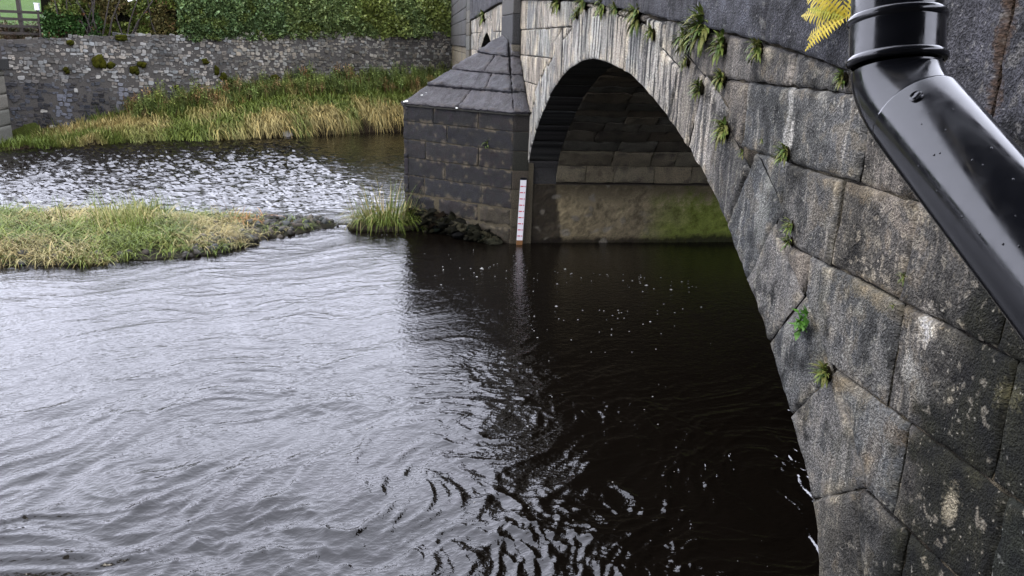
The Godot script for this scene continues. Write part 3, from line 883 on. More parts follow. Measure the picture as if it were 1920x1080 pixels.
func cutwater(B: Node) -> void:
	var C := Node3D.new(); C.name = "cutwater"; B.add_child(C)
	var T := Vector3(-1.95, 0, -14.5); var N := Vector3(-0.25, 0, -13.0); var Fp := Vector3(-0.25, 0, -16.0)
	var top := 2.13
	# core prism
	var mb := MB.new()
	var mc := lin(0.11, 0.095, 0.065)
	var inset := 0.014
	var t2 := T + Vector3(inset * 1.4, 0, 0); var n2_ := N + Vector3(inset * 0.6, 0, -inset); var f2 := Fp + Vector3(inset * 0.6, 0, inset)
	var loop := [Vector3(0.1, 0, -13.0 - inset), n2_, t2, f2, Vector3(0.1, 0, -16.0 + inset)]
	for i in 4:
		var q: Vector3 = loop[i]; var r: Vector3 = loop[i + 1]
		mb.face(q + Vector3(0, -0.8, 0), r + Vector3(0, -0.8, 0), r + Vector3(0, top, 0), q + Vector3(0, top, 0), ((q + r) * 0.5 - Vector3(0, 0, -14.5)), mc)
	part("mortar_core", mb.mesh(M.mortar), C)
	# courses
	var faces := [[N, T], [T, Fp]]
	for fi in 2:
		var q: Vector3 = faces[fi][0]; var r: Vector3 = faces[fi][1]
		var u := (r - q).normalized()
		var out := Vector3(-u.z, 0, u.x)
		if out.x > 0: out = -out
		var f3 := frame(q, u, Vector3.UP)
		if f3.basis.z.dot(out) < 0:
			f3 = frame(r, -u, Vector3.UP)
		var L := q.distance_to(r)
		var y := -0.35
		var row := 0
		while y < top - 0.05:
			var h := 0.31 if row < 7 else top - y
			h = minf(h, top - y)
			var x := 0.0
			var first := true
			while x < L - 0.02:
				var w := rng.randf_range(0.75, 1.25)
				if first: w *= 0.6 if row % 2 else 1.0
				if L - x - w < 0.25: w = L - x
				var tone := vary(lin(0.028, 0.027, 0.028), 0.16)
				if y < 0.55: tone = tone.lerp(vary(lin(0.06, 0.05, 0.033), 0.25), sm(0.6, 1.6, x if f3.origin != q else L - x) * 0.8 if fi == 0 else 0.4)
				# the lowest courses have lost their edges
				var worn := y < 0.3
				stone("cutwater_stone", rect(x, y, x + w, y + h), f3, {"proud": rng.randf_range(-0.004, 0.006), "depth": 0.1, "gap": 0.010 if not worn else 0.03, "bevel": 0.010 if not worn else 0.03, "step": 0.045, "mottle": 0.7, "amp": 0.012 if not worn else 0.03, "rough": 0.018 if not worn else 0.03, "color": tone}, M.stone, C)
				x += w; first = false
			y += h; row += 1
	# narrow flank beside the arch, where the gauge hangs
	var y := -0.35
	var row := 0
	while y < top - 0.02:
		var h := minf(0.31, top - y)
		var tone := vary(lin(0.04, 0.037, 0.033), 0.2)
		if y < 0.9: tone = vary(lin(0.075, 0.064, 0.045), 0.2)
		stone("flank_stone", rect(-0.25, y, 0.02, y + h), frame(Vector3(0, 0, -13.0), Vector3(1, 0, 0), Vector3.UP), {"depth": 0.1, "gap": 0.008, "bevel": 0.01, "step": 0.06, "amp": 0.006, "color": tone}, M.stone, C)
		y += h; row += 1
	# sloping cap of stepped slabs
	var A := Vector3(-0.14, 3.16, -14.85)
	var over := 0.035
	var Tt := T + Vector3(-over * 1.5, top, 0); var Nn := N + Vector3(-over * 0.4, top, over); var N0 := Vector3(0.0, top, -13.0 + over)
	var Ff := Fp + Vector3(-over * 0.4, top, -over); var F0 := Vector3(0.0, top, -16.0 - over)
	var A0 := Vector3(-0.14, 3.16, -14.6)
	var cn := [0.0, 0.26, 0.49, 0.74, 1.0]
	var capn := Node3D.new(); capn.name = "cap"; C.add_child(capn)
	var quads := [[Nn, Tt, A, A0], [N0, Nn, A0, Vector3(0.0, 3.16, -14.55)], [Tt, Ff, Vector3(-0.14, 3.16, -15.0), A], [Ff, F0, Vector3(0.0, 3.16, -15.1), Vector3(-0.14, 3.16, -15.0)]]
	var dtone := lin(0.058, 0.056, 0.062)
	for qi in quads.size():
		var q: Array = quads[qi]
		var u: Vector3 = (q[1] - q[0]).normalized()
		var nn: Vector3 = (q[1] - q[0]).cross(q[3] - q[0]).normalized()
		if nn.y < 0: nn = -nn
		var v := nn.cross(u)
		var f3 := Transform3D(Basis(u, v, nn), q[0])
		for k in 4:
			var pts := []
			for e in [[0, 3, cn[k]], [1, 2, cn[k]], [1, 2, cn[k + 1]], [0, 3, cn[k + 1]]]:
				pts.append(q[e[0]].lerp(q[e[1]], e[2]))
			var splits := [0.0, [0.47, 0.30, 0.42, 0.0][k], 1.0] if qi != 1 and qi != 3 and k < 3 else [0.0, 1.0]
			for z in splits.size() - 1:
				var poly := PackedVector2Array()
				for c in [[0, 1, splits[z]], [0, 1, splits[z + 1]], [3, 2, splits[z + 1]], [3, 2, splits[z]]]:
					var w: Vector3 = f3.affine_inverse() * (pts[c[0]].lerp(pts[c[1]], c[2]) as Vector3)
					poly.append(Vector2(w.x, w.y))
				if absf(area(poly)) < 0.004: continue
				var slope := Transform3D(f3.basis, f3.origin)
				# each course tips out over the one below it
				stone("cap_slab", poly, slope, {"proud": 0.012 + 0.026 * k + rng.randf_range(-0.01, 0.01), "depth": 0.16, "gap": 0.012, "bevel": 0.02, "step": 0.05, "amp": 0.026, "rough": 0.028, "mottle": 0.6, "mottle_color": lin(0.085, 0.07, 0.06), "color": vary(dtone, 0.14)}, M.capstone, capn)
	# core under the cap
	mb = MB.new()
	var dn := Vector3(0, -0.05, 0)
	for q in quads:
		mb.face(q[0] + dn, q[1] + dn, q[2] + dn, q[3] + dn, Vector3.UP, lin(0.035, 0.032, 0.03))
	part("cap_bedding", mb.mesh(M.mortar), capn)
	# pale lichen dots on the ridge side of the cap
	mb = MB.new()
	for d in [[0.03, 0.95, 2], [0.13, 0.88, 3], [0.34, 0.98, 2], [0.5, 0.97, 5], [0.56, 0.88, 4], [0.62, 0.95, 5], [0.68, 0.85, 3], [0.72, 0.95, 4], [0.9, 0.95, 6], [0.95, 0.9, 6], [0.85, 0.6, 2], [0.02, 0.5, 1]]:
		var q: Array = quads[0]
		for k in d[2]:
			var tt: float = d[0] + rng.randf_range(-0.03, 0.03); var uu: float = clampf(d[1] + rng.randf_range(-0.05, 0.03), 0, 0.99)
			var pp: Vector3 = q[0].lerp(q[3], tt).lerp(q[1].lerp(q[2], tt), uu)
			var nn: Vector3 = (q[1] - q[0]).cross(q[3] - q[0]).normalized()
			if nn.y < 0: nn = -nn
			var u: Vector3 = (q[1] - q[0]).normalized(); var v := nn.cross(u)
			pp += nn * (0.024 + 0.018 * floorf(tt * 4.0))
			var ctr := mb.vert(pp + nn * 0.008)
			var r0 := rng.randf_range(0.012, 0.028)
			var ids := []
			for i in 7:
				var an := TAU * i / 7
				ids.append(mb.vert(pp + (u * cos(an) * 1.5 + v * sin(an)) * r0 * rng.randf_range(0.7, 1.2) - nn * 0.01))
			for i in 7:
				mb.tri(ctr, ids[i], ids[(i + 1) % 7], nn)
	part("lichen", mb.mesh(M.lichen), capn, "stuff")

# ------------------------------------------------------------------ far bank
func rubble_variants(n: int, squash: Vector3, rough: float) -> Array:
	var r := []
	for k in n:
		r.append(lump(k + 1, squash, rough, 5, 8).mesh(M.rubble))
	return r

func far_bank() -> void:
	# --- retaining wall
	var Wl := thing("river_wall", "long rubble stone retaining wall along the far bank below the hedge", "wall", wp(0, 0, 0))
	var o := Wl.position
	var mb := MB.new()
	var k := 0
	for i in 49:
		var w := -6.0 + i * 0.5
		for q in [[-0.6, 0.0], [table(WALL_TOP, w), 0.0], [table(WALL_TOP, w), -0.55]]:
			mb.vert(wp(w, q[0], q[1]) - o, lin(0.10, 0.094, 0.08))
	for i in 48:
		for j in 2:
			var b := i * 3 + j
			mb.quad(b, b + 1, b + 4, b + 3, WN if j == 0 else Vector3.UP)
	part("mortar_core", mb.mesh(M.mortar), Wl)
	var vs := []
	for q in 4:
		var sb := MB.new()
		var hw := 0.5
		var poly := PackedVector2Array([Vector2(-hw, -hw * rng.randf_range(0.7, 1.0)), Vector2(hw * rng.randf_range(0.2, 0.6), -hw), Vector2(hw, -hw * rng.randf_range(0.5, 0.9)), Vector2(hw * rng.randf_range(0.85, 1.0), hw * rng.randf_range(0.5, 1.0)), Vector2(-hw * rng.randf_range(0.1, 0.6), hw), Vector2(-hw * rng.randf_range(0.85, 1.0), hw * rng.randf_range(0.6, 0.95))])
		slab(sb, poly, Transform3D(), {"gap": 0.0, "bevel": 0.09, "step": 0.4, "amp": 0.25, "depth": 0.5, "rough": 0.05})
		vs.append(sb.mesh(M.rubble))
	var tr := [[], [], [], []]; var cl := [[], [], [], []]
	var bas := Basis(WE, Vector3.UP, WN)
	var y := -0.1
	while y < 3.5:
		var h := rng.randf_range(0.06, 0.12)
		var w := -1.0 + rng.randf() * 0.2
		while w < 18.4:
			var l := rng.randf_range(0.07, 0.20)
			var topy := table(WALL_TOP, w)
			if y > table(WALL_BASE, w) - 0.4 and y < topy:
				var v := rng.randi() % 4
				# pale lichened stone, darker and wetter low down at the left
				var pt := n1.get_noise_2d(w * 0.9, y * 1.6)
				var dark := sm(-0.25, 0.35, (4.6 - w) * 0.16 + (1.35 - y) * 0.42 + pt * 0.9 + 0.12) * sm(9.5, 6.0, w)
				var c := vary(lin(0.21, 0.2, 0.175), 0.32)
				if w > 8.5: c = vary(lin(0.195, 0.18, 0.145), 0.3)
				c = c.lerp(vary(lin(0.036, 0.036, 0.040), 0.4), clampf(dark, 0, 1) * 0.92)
				c = c * lerpf(0.5, 1.05, sm(-0.25, 0.25, n1.get_noise_2d(w * 0.7 + 40.0, y * 1.1) + 0.4 * n2.get_noise_2d(w * 2.4, y * 2.4)))
				if rng.randf() < 0.03: c = vary(lin(0.25, 0.24, 0.21), 0.2)
				if rng.randf() < 0.10: c = c * 0.6
				# run-down lime wash in two tongues
				var lime := sm(0.32, 0.1, absf(w - 3.15 - 0.1 * pt)) * sm(1.75, 1.2, y) + sm(0.28, 0.1, absf(w - 4.9)) * sm(1.9, 1.5, y) * sm(0.6, 0.8, y)
				c = c.lerp(lin(0.13, 0.135, 0.15), clampf(lime, 0, 1) * 0.75)
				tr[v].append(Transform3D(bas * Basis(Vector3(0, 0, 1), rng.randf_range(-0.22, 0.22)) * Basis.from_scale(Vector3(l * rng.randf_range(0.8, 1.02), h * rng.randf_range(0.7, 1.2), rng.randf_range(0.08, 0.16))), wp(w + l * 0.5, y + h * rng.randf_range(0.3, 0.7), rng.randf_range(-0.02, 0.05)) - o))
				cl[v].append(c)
			w += l
		y += h
	for v in 4:
		multi("rubble_stones", vs[v], tr[v], cl[v], Wl)
	# cope stones set on edge along the top
	var w2 := -1.0
	tr = [[], [], [], []]; cl = [[], [], [], []]
	# --- moss cushions on the wall
	var spots := [[4.33, 2.27, .24, .22], [4.7, 2.12, .14, .12], [5.58, 2.16, .16, .10], [5.33, 1.98, .16, .14], [7.95, 1.99, .10, .16], [8.15, 1.80, .14, .12], [8.45, 1.64, .2, .13], [8.5, 1.45, .14, .12], [7.61, 2.28, .12, .09], [3.4, 1.98, .12, .10], [5.05, 2.95, .2, .1], [3.61, 2.76, .12, .08], [6.6, 1.45, .10, .08], [10.0, 1.78, .22, .08]]
	var names := ["largest round moss cushion, high on the left of the far wall", "small moss cushion just right of the largest one", "flat moss patch on the far wall, upper of a pair", "moss patch on the far wall, lower of a pair", "uppermost moss clump of the diagonal trail on the wall", "second moss clump down the diagonal trail on the wall", "broad third moss clump of the diagonal trail on the wall", "lowest moss clump of the diagonal trail, touching the grass", "moss clump above the diagonal trail under the wall top", "small dark moss spot left of the largest cushion", "moss strip hanging at the wall top under the hedge", "moss tuft at the wall top near its left end", "small moss spot low on the wall above the bank grass", "long thin moss strip where the wall meets the bank"]
	for i in spots.size():
		var q: Array = spots[i]
		var t := thing("moss_cushion", "olive " + names[i], "moss", wp(q[0], q[1], 0.05), "moss cushions on the far wall")
		mb = MB.new()
		var cnt := 9
		for z in cnt:
			var lm := lump(i * 11 + z, Vector3(1, 1, 1), 0.25, 6, 9)
			var off: Vector3 = WE * rng.randf_range(-0.55, 0.55) * q[2] + Vector3.UP * rng.randf_range(-0.55, 0.55) * q[3]
			var bb := bas * Basis.from_scale(Vector3(q[2] * 0.55, q[3] * 0.6, 0.09))
			var i0 := mb.v.size()
			var cc := vary(lin(0.060, 0.062, 0.008), 0.3)
			for vv in lm.v: mb.vert(bb * vv + off, cc)
			for id in lm.ix: mb.ix.append(i0 + id)
		part("cushion", mb.mesh(M.moss), t)
	# --- grass bank between the wall and the water
	mb = MB.new()
	var nw_ := 120; var nd := 16
	var hb := func(w: float, d: float) -> float:   # d = 0 at the wall, 1 at the shore
		var b := table(WALL_BASE, w)
		var edge := 0.42 * sm(6.0, 9.5, w) + 0.06
		var yy := lerpf(b, edge, pow(clampf(d / 0.92, 0.0, 1.0), 0.85)) + 0.14 * n1.get_noise_2d(w * 1.6, d * 5.0) * sm(0.0, 0.15, d)
		if d > 0.9: yy = lerpf(yy, -0.25, sm(0.9, 1.06, d))
		return yy
	var shore := func(w: float) -> float: return table(SHORE, w) + 0.16 * n1.get_noise_2d(w * 2.2, 7.0) + 0.1
	for i in nw_ + 1:
		var w := lerpf(-2.0, 20.0, float(i) / nw_)
		for j in nd + 1:
			var d := 1.12 * j / nd
			var yy: float = hb.call(w, d)
			var so: float = shore.call(w)
			mb.vert(wp(w, yy, so * d), lin(0.040, 0.029, 0.019).lerp(lin(0.07, 0.055, 0.025), sm(0.25, 0.5, yy)))
	for i in nw_:
		for j in nd:
			var b := i * (nd + 1) + j
			mb.quad(b, b + 1, b + nd + 2, b + nd + 1, Vector3.UP)
	tag(part("bank", mb.mesh(M.earth), self), "earth bank of the far shore with a crumbling brown edge", "", "", "structure")
	# grasses: long, bleached and bent over towards the water; greener and weedier near the wall
	var flow := WN * 0.9
	var droopy := []; var upright := []; var weeds := []
	for z in 3:
		droopy.append(grass_clump(16, 0.78, 0.72, 1.4, 0.022, 0.16, WN * 1.0 + WE * 0.5))
		upright.append(grass_clump(14, 0.42, 0.85, 0.7, 0.02, 0.16, WN * 0.4))
		weeds.append(weed_clump())
	var G := thing("bank_grass", "", "", Vector3.ZERO); tag(G, "long straw and green grass bent over along the far bank", "grass", "", "stuff")
	var sets := {}
	for nm in ["d0", "d1", "d2", "u0", "u1", "u2", "w0", "w1", "w2"]: sets[nm] = [[], []]
	for z in 5200:
		var w := rng.randf_range(-1.5, 18.0)
		var d := pow(rng.randf(), 0.9)
		var yy: float = hb.call(w, d)
		var so: float = shore.call(w)
		if d > 0.98: continue
		# bare brown gaps under the overhang
		if d > 0.80 and n1.get_noise_2d(w * 1.5, 3.0) > 0.28 and w > 5.0: continue
		var patch := n1.get_noise_2d(w * 0.8, d * 2.2 + 9.0)
		var straw := sm(-0.1, 0.35, patch + (d - 0.45) * 0.9 * sm(4.0, 8.0, w))
		var c := vary(lin(0.095, 0.125, 0.022), 0.3).lerp(vary(lin(0.31, 0.25, 0.095), 0.3), straw)
		var kind := "d" if d > 0.42 and w > 4.5 else "u"
		if d < 0.38 and rng.randf() < 0.45 and w > 5.0:
			kind = "w"
			c = vary(lin(0.15, 0.19, 0.05), 0.4) if rng.randf() < 0.86 else vary(lin(0.27, 0.17, 0.075), 0.4)
		if d < 0.5 and kind == "u" and rng.randf() < 0.12: c = vary(lin(0.17, 0.12, 0.045), 0.3)
		var sc := rng.randf_range(0.55, 1.3) * (0.75 if w < 5.0 else 1.0)
		var nm: String = kind + str(rng.randi() % 3)
		sets[nm][0].append(Transform3D(Basis(Vector3.UP, rng.randf_range(-0.5, 0.5)).scaled(Vector3(sc, sc * rng.randf_range(0.8, 1.2), sc)), wp(w, yy, so * d)))
		sets[nm][1].append(c)
	for nm in sets:
		var l: Array = {"d": droopy, "u": upright, "w": weeds}[nm[0]]
		if sets[nm][0].size(): multi("tufts", l[int(nm[1])], sets[nm][0], sets[nm][1], G)
	hedges()
	left_end()

func weed_clump() -> ArrayMesh:
	var mb := MB.new()
	for i in 7:
		var an := rng.randf() * TAU
		var b := Vector3(cos(an), 0, sin(an)) * rng.randf_range(0.0, 0.16)
		var L := rng.randf_range(0.3, 0.6)
		var lean := Vector3(rng.randf_range(-0.3, 0.3), 1, rng.randf_range(-0.3, 0.3)).normalized()
		mb.face(b, b + Vector3(0.012, 0, 0), b + lean * L + Vector3(0.008, 0, 0), b + lean * L, Vector3(0, 0, 1), Color.WHITE * 0.7)
		for j in 9:
			var p := b + lean * L * (0.2 + 0.8 * j / 9.0)
			var a2 := rng.randf() * TAU
			var dr := Vector3(cos(a2), rng.randf_range(-0.4, 0.5), sin(a2)).normalized()
			leaf(mb, p, dr, rng.randf_range(0.06, 0.11), 0.045, Color.WHITE * rng.randf_range(0.75, 1.2))
	return mb.mesh(M.grass)

func leaf(mb: MB, p: Vector3, d: Vector3, L: float, w: float, c: Color) -> void:
	var sd := d.cross(Vector3.UP).normalized() * w * 0.5
	var up := sd.cross(d).normalized() * w * 0.22
	if up.y < 0: up = -up
	var a := mb.vert(p, c); var b := mb.vert(p + d * L * 0.45 + sd + up, c); var e := mb.vert(p + d * L, c); var f := mb.vert(p + d * L * 0.45 - sd + up, c)
	var m := mb.vert(p + d * L * 0.5, c)
	mb.tri(a, b, m, Vector3.UP + up); mb.tri(b, e, m, Vector3.UP + up); mb.tri(a, m, f, Vector3.UP + up); mb.tri(m, e, f, Vector3.UP + up)

func hedges() -> void:
	var lf := []
	for z in 3:
		var mb := MB.new()
		for k in 5:
			var d := Vector3(rng.randf_range(-1, 1), rng.randf_range(-0.9, 0.5), rng.randf_range(0.1, 1.0)).normalized()
			leaf(mb, Vector3(rng.randf_range(-1, 1), rng.randf_range(-1, 1), rng.randf_range(-0.4, 0.4)) * 0.07, d, rng.randf_range(0.07, 0.11), 0.075, Color.WHITE * rng.randf_range(0.7, 1.3))
		lf.append(mb.mesh(M.leaf))
	var bas := Basis(WE, Vector3.UP, WN)
	var hedge_top := func(w: float) -> float: return lerpf(4.35, 5.25, (w - 7.0) / 10.5)
	for hd in [["ivy_hedge", "dense dark green clipped hedge above the far wall, up to the bridge", 6.9, 17.85, 16500], ["overgrown_shrub", "looser olive and brown shrub at the left end of the hedge", 3.0, 7.2, 5200]]:
		var t := thing(hd[0], hd[1], "hedge" if hd[0] == "ivy_hedge" else "shrub", wp(hd[2], 2.8, -0.4))
		var o := t.position
		var shrub: bool = hd[0] != "ivy_hedge"
		var surf := func(w: float, y: float) -> float:
			return 0.16 * n1.get_noise_2d(w * 1.6, y * 1.8) + 0.10 * n2.get_noise_2d(w * 5.0, y * 5.0) - 0.2 * sm(4.0, 4.9, y) - (0.28 + 0.3 * n1.get_noise_2d(w * 1.1, y * 1.3) if shrub else 0.0) + 0.05
		# dark backing sheet added behind the leaves to block light
		var mb := MB.new()
		var nn := 36; var ny := 12
		for i in nn + 1:
			for j in ny + 1:
				var w := lerpf(hd[2] + 0.1, hd[3] - 0.05, float(i) / nn); var y := lerpf(2.75, hedge_top.call(w) if not shrub else 4.2 + 0.2 * sin(w * 2.0), float(j) / ny)
				mb.vert(wp(w, y, surf.call(w, y) - 0.26) - o, lin(0.016, 0.016, 0.009))
		for i in nn:
			for j in ny:
				var b := i * (ny + 1) + j
				mb.quad(b, b + 1, b + ny + 2, b + ny + 1, WN)
		part("dark_backing", mb.mesh(M.earth), t)
		if shrub:
			mb = MB.new()
			for z in 16:
				var w := rng.randf_range(hd[2] + 0.3, hd[3] - 0.5)
				var p := wp(w, 2.8, -0.25) - o
				var d := (Vector3.UP + WE * rng.randf_range(-0.5, 0.5) + WN * rng.randf_range(-0.1, 0.25)).normalized()
				tube(mb, PackedVector3Array([p, p + d * 0.7, p + d * 1.4 + WE * rng.randf_range(-0.2, 0.2), p + d * 2.0 + WE * rng.randf_range(-0.4, 0.4)]), PackedFloat32Array([0.03, 0.022, 0.014, 0.006]), 6)
			part("branches", mb.mesh(M.wood), t)
		var tr := [[], [], []]; var cl := [[], [], []]
		for z in hd[4]:
			var w := rng.randf_range(hd[2], hd[3])
			var ytop: float = hedge_top.call(w) if not shrub else 4.3 + 0.2 * sin(w * 2.0)
			var y := rng.randf_range(table(WALL_TOP, w) - 0.10 - 0.14 * maxf(0.0, n2.get_noise_2d(w * 2.0, 4.0)), ytop)
			if shrub and n1.get_noise_2d(w * 2.6 + 5.0, y * 2.6) > 0.30: continue
			if shrub and w < 3.7 and y > 3.35 + (w - 3.0) * 1.6: continue
			var v := rng.randi() % 3
			var q := n1.get_noise_2d(w * 1.1 + 20.0, y * 1.4)
			var c := vary(lin(0.12, 0.16, 0.05), 0.4)
			if w > 13.0 and q > -0.1: c = vary(lin(0.15, 0.185, 0.045), 0.4)
			elif w < 10.5: c = vary(lin(0.10, 0.15, 0.052), 0.4)
			if q > 0.25: c = c.lerp(vary(lin(0.10, 0.12, 0.02), 0.3), 0.6)
			if shrub:
				c = vary(lin(0.11, 0.14, 0.03), 0.4)
				if w < 4.6 and y < 3.6: c = vary(lin(0.04, 0.085, 0.02), 0.35)
				elif q > 0.12: c = vary(lin(0.12, 0.105, 0.035), 0.4)
				if rng.randf() < 0.08: c = vary(lin(0.13, 0.07, 0.035), 0.3)
			tr[v].append(Transform3D(bas * Basis.from_euler(Vector3(rng.randf_range(-0.5, 0.5), rng.randf_range(-0.8, 0.8), rng.randf() * TAU)) * Basis.from_scale(Vector3.ONE * rng.randf_range(0.75, 1.25)), wp(w, y, surf.call(w, y) - 0.30 * pow(rng.randf(), 2.0)) - o))
			cl[v].append(c)
		for v in 3: multi("leaves", lf[v], tr[v], cl[v], t)

# ------------------------------------------------------------------ stone pier, post, fence and sign at the left edge
func left_end() -> void:
	var P := thing("gate_pier", "pale stone pier with dark projecting coping at the left end of the far wall", "pier", Vector3(-12.9, 0, -24.2))
	var y := -0.3
	while y < 2.0:
		var h := rng.randf_range(0.3, 0.5); h = minf(h, 2.05 - y)
		var mb := MB.new()
		var c := vary(lin(0.18, 0.165, 0.13), 0.2) if y > 0.1 else vary(lin(0.05, 0.05, 0.03), 0.2)
		slab(mb, rect(-0.45, y, 0.45, y + h), frame(Vector3(0, 0, 0.4), Vector3(1, 0, 0), Vector3.UP), {"depth": 0.8, "gap": 0.004, "bevel": 0.008, "step": 0.1, "amp": 0.015, "color": c})
		part("pier_stone", mb.mesh(M.stone), P)
		y += h
		if h < 0.06: break
	var mb := MB.new()
	slab(mb, rect(-0.56, -0.55, 0.56, 0.55), frame(Vector3(0, 2.34, 0), Vector3(1, 0, 0), Vector3(0, 0, -1)), {"depth": 0.27, "step": 0.15, "amp": 0.02, "color": lin(0.035, 0.034, 0.028)})
	part("coping", mb.mesh(M.stone), P)
	var G := thing("timber_post", "dark square timber post with flat cap standing on the pier coping", "post", Vector3(-12.3, 2.34, -24.05))
	mb = MB.new(); mb.box(Vector3(0, 0.5, 0), Vector3(0.13, 1.0, 0.13)); part("shaft", mb.mesh(M.wood), G)
	mb = MB.new(); mb.box(Vector3(0.02, 1.07, 0), Vector3(0.26, 0.14, 0.22)); part("cap", mb.mesh(M.wood), G)
	# fence behind the shrub
	var Fn := thing("rail_fence", "weathered brown timber fence between the dark post and the shrub", "fence", wp(1.0, 2.8, -0.7))
	var o := Fn.position
	for z in [0.6, 2.55, 4.5]:
		mb = MB.new(); mb.box(wp(z, 2.72 + 0.62, -0.7) - o, Vector3(0.1, 1.3, 0.1)); part("post", mb.mesh(M.wood), Fn)
	for z in 4:
		mb = MB.new()
		mb.box(wp(2.4, 2.98 + z * 0.2, -0.64) - o, Vector3(4.2, 0.075, 0.03), Basis(WE, Vector3.UP, WN) * Basis(Vector3(0, 0, 1), rng.randf_range(-0.01, 0.01))); part("rail", mb.mesh(M.wood), Fn)
	var V := thing("verge_growth", "", "", Vector3.ZERO); tag(V, "brown and olive undergrowth along the wall top behind the timber fence", "undergrowth", "", "stuff")
	var kk := [weed_clump(), weed_clump(), grass_clump(16, 0.5, 0.9, 0.6, 0.02, 0.2, Vector3.ZERO)]
	var tr := [[], [], []]; var cl := [[], [], []]
	for z in 520:
		var w := rng.randf_range(-2.5, 3.6); var d := rng.randf_range(-0.2, -1.9)
		var i := rng.randi() % 3
		var sc := rng.randf_range(0.7, 1.3) * (1.0 if d < -0.8 else 0.45)
		tr[i].append(Transform3D(Basis(Vector3.UP, rng.randf() * TAU).scaled(Vector3(sc, sc, sc)), wp(w, table(WALL_TOP, w) - 0.05, d)))
		cl[i].append(vary(lin(0.075, 0.07, 0.026), 0.4) if rng.randf() < 0.6 else vary(lin(0.09, 0.055, 0.03), 0.4))
	for i in 3: multi("tufts", kk[i], tr[i], cl[i], V)
	var S := thing("white_box", "small white box on a post at the left end of the hedge", "box", wp(2.95, 2.8, -0.35))
	mb = MB.new(); mb.box(Vector3(0, 0.5, 0), Vector3(0.05, 1.0, 0.05)); part("post", mb.mesh(M.wood), S)
	mb = MB.new(); mb.box(Vector3(0, 0.93, 0.02), Vector3(0.11, 0.17, 0.1)); mb.box(Vector3(0, 1.03, 0.02), Vector3(0.13, 0.03, 0.12)); part("housing", mb.mesh(M.white), S)
	# mossy boulder at the foot of the wall's left end
	var R := thing("mossy_boulder", "dark boulder under green moss at the left foot of the far wall", "boulder", wp(2.15, 0.12, 0.55))
	var lm := lump(77, Vector3(0.55, 0.42, 0.4), 0.4, 10, 16)
	for i in lm.c.size(): lm.c[i] = lin(0.05, 0.06, 0.012) if lm.v[i].y > 0.05 else lin(0.025, 0.024, 0.018)
	part("stone", lm.mesh(M.moss), R)
	R = thing("shore_stone", "pale grey stone at the water's edge below the far bank", "stone", wp(9.17, 0.06, 2.42))
	lm = lump(35, Vector3(0.22, 0.16, 0.16), 0.4, 8, 12)
	for i in lm.c.size(): lm.c[i] = lin(0.20, 0.19, 0.17)
	part("stone", lm.mesh(M.rubble), R)

# ------------------------------------------------------------------ grass island in the river, tuft by the cutwater
const ISLE := [[-14.0, 11.6, 15.4], [-9.0, 11.75, 15.3], [-7.5, 11.8, 15.25], [-6.3, 11.95, 15.15], [-5.2, 12.05, 15.0], [-4.7, 12.5, 14.95], [-4.2, 13.3, 14.9], [-3.7, 13.8, 14.8], [-3.3, 14.2, 14.6], [-3.1, 14.35, 14.45]]   # x, near edge, far edge

func isle_h(x: float, s: float) -> float:
	var a := table([[-14.0, 11.6], [-9.0, 11.75], [-7.5, 11.8], [-6.3, 11.95], [-5.2, 12.05], [-4.7, 12.5], [-4.2, 13.3], [-3.7, 13.8], [-3.3, 14.2], [-3.1, 14.35]], x)
	var b := table([[-14.0, 15.4], [-9.0, 15.3], [-7.5, 15.25], [-5.2, 15.0], [-3.7, 14.8], [-3.1, 14.45]], x)
	var m := minf(s - a, b - s) + 0.18 * n1.get_noise_2d(x * 2.0, s * 2.0)
	return -0.3 + 0.36 * sm(-0.35, 0.12, m) + 0.12 * sm(0.0, 0.9, m) * sm(-4.2, -6.0, x) + 0.05 * n2.get_noise_2d(x * 3.0, s * 3.0) * sm(0.0, 0.5, m)

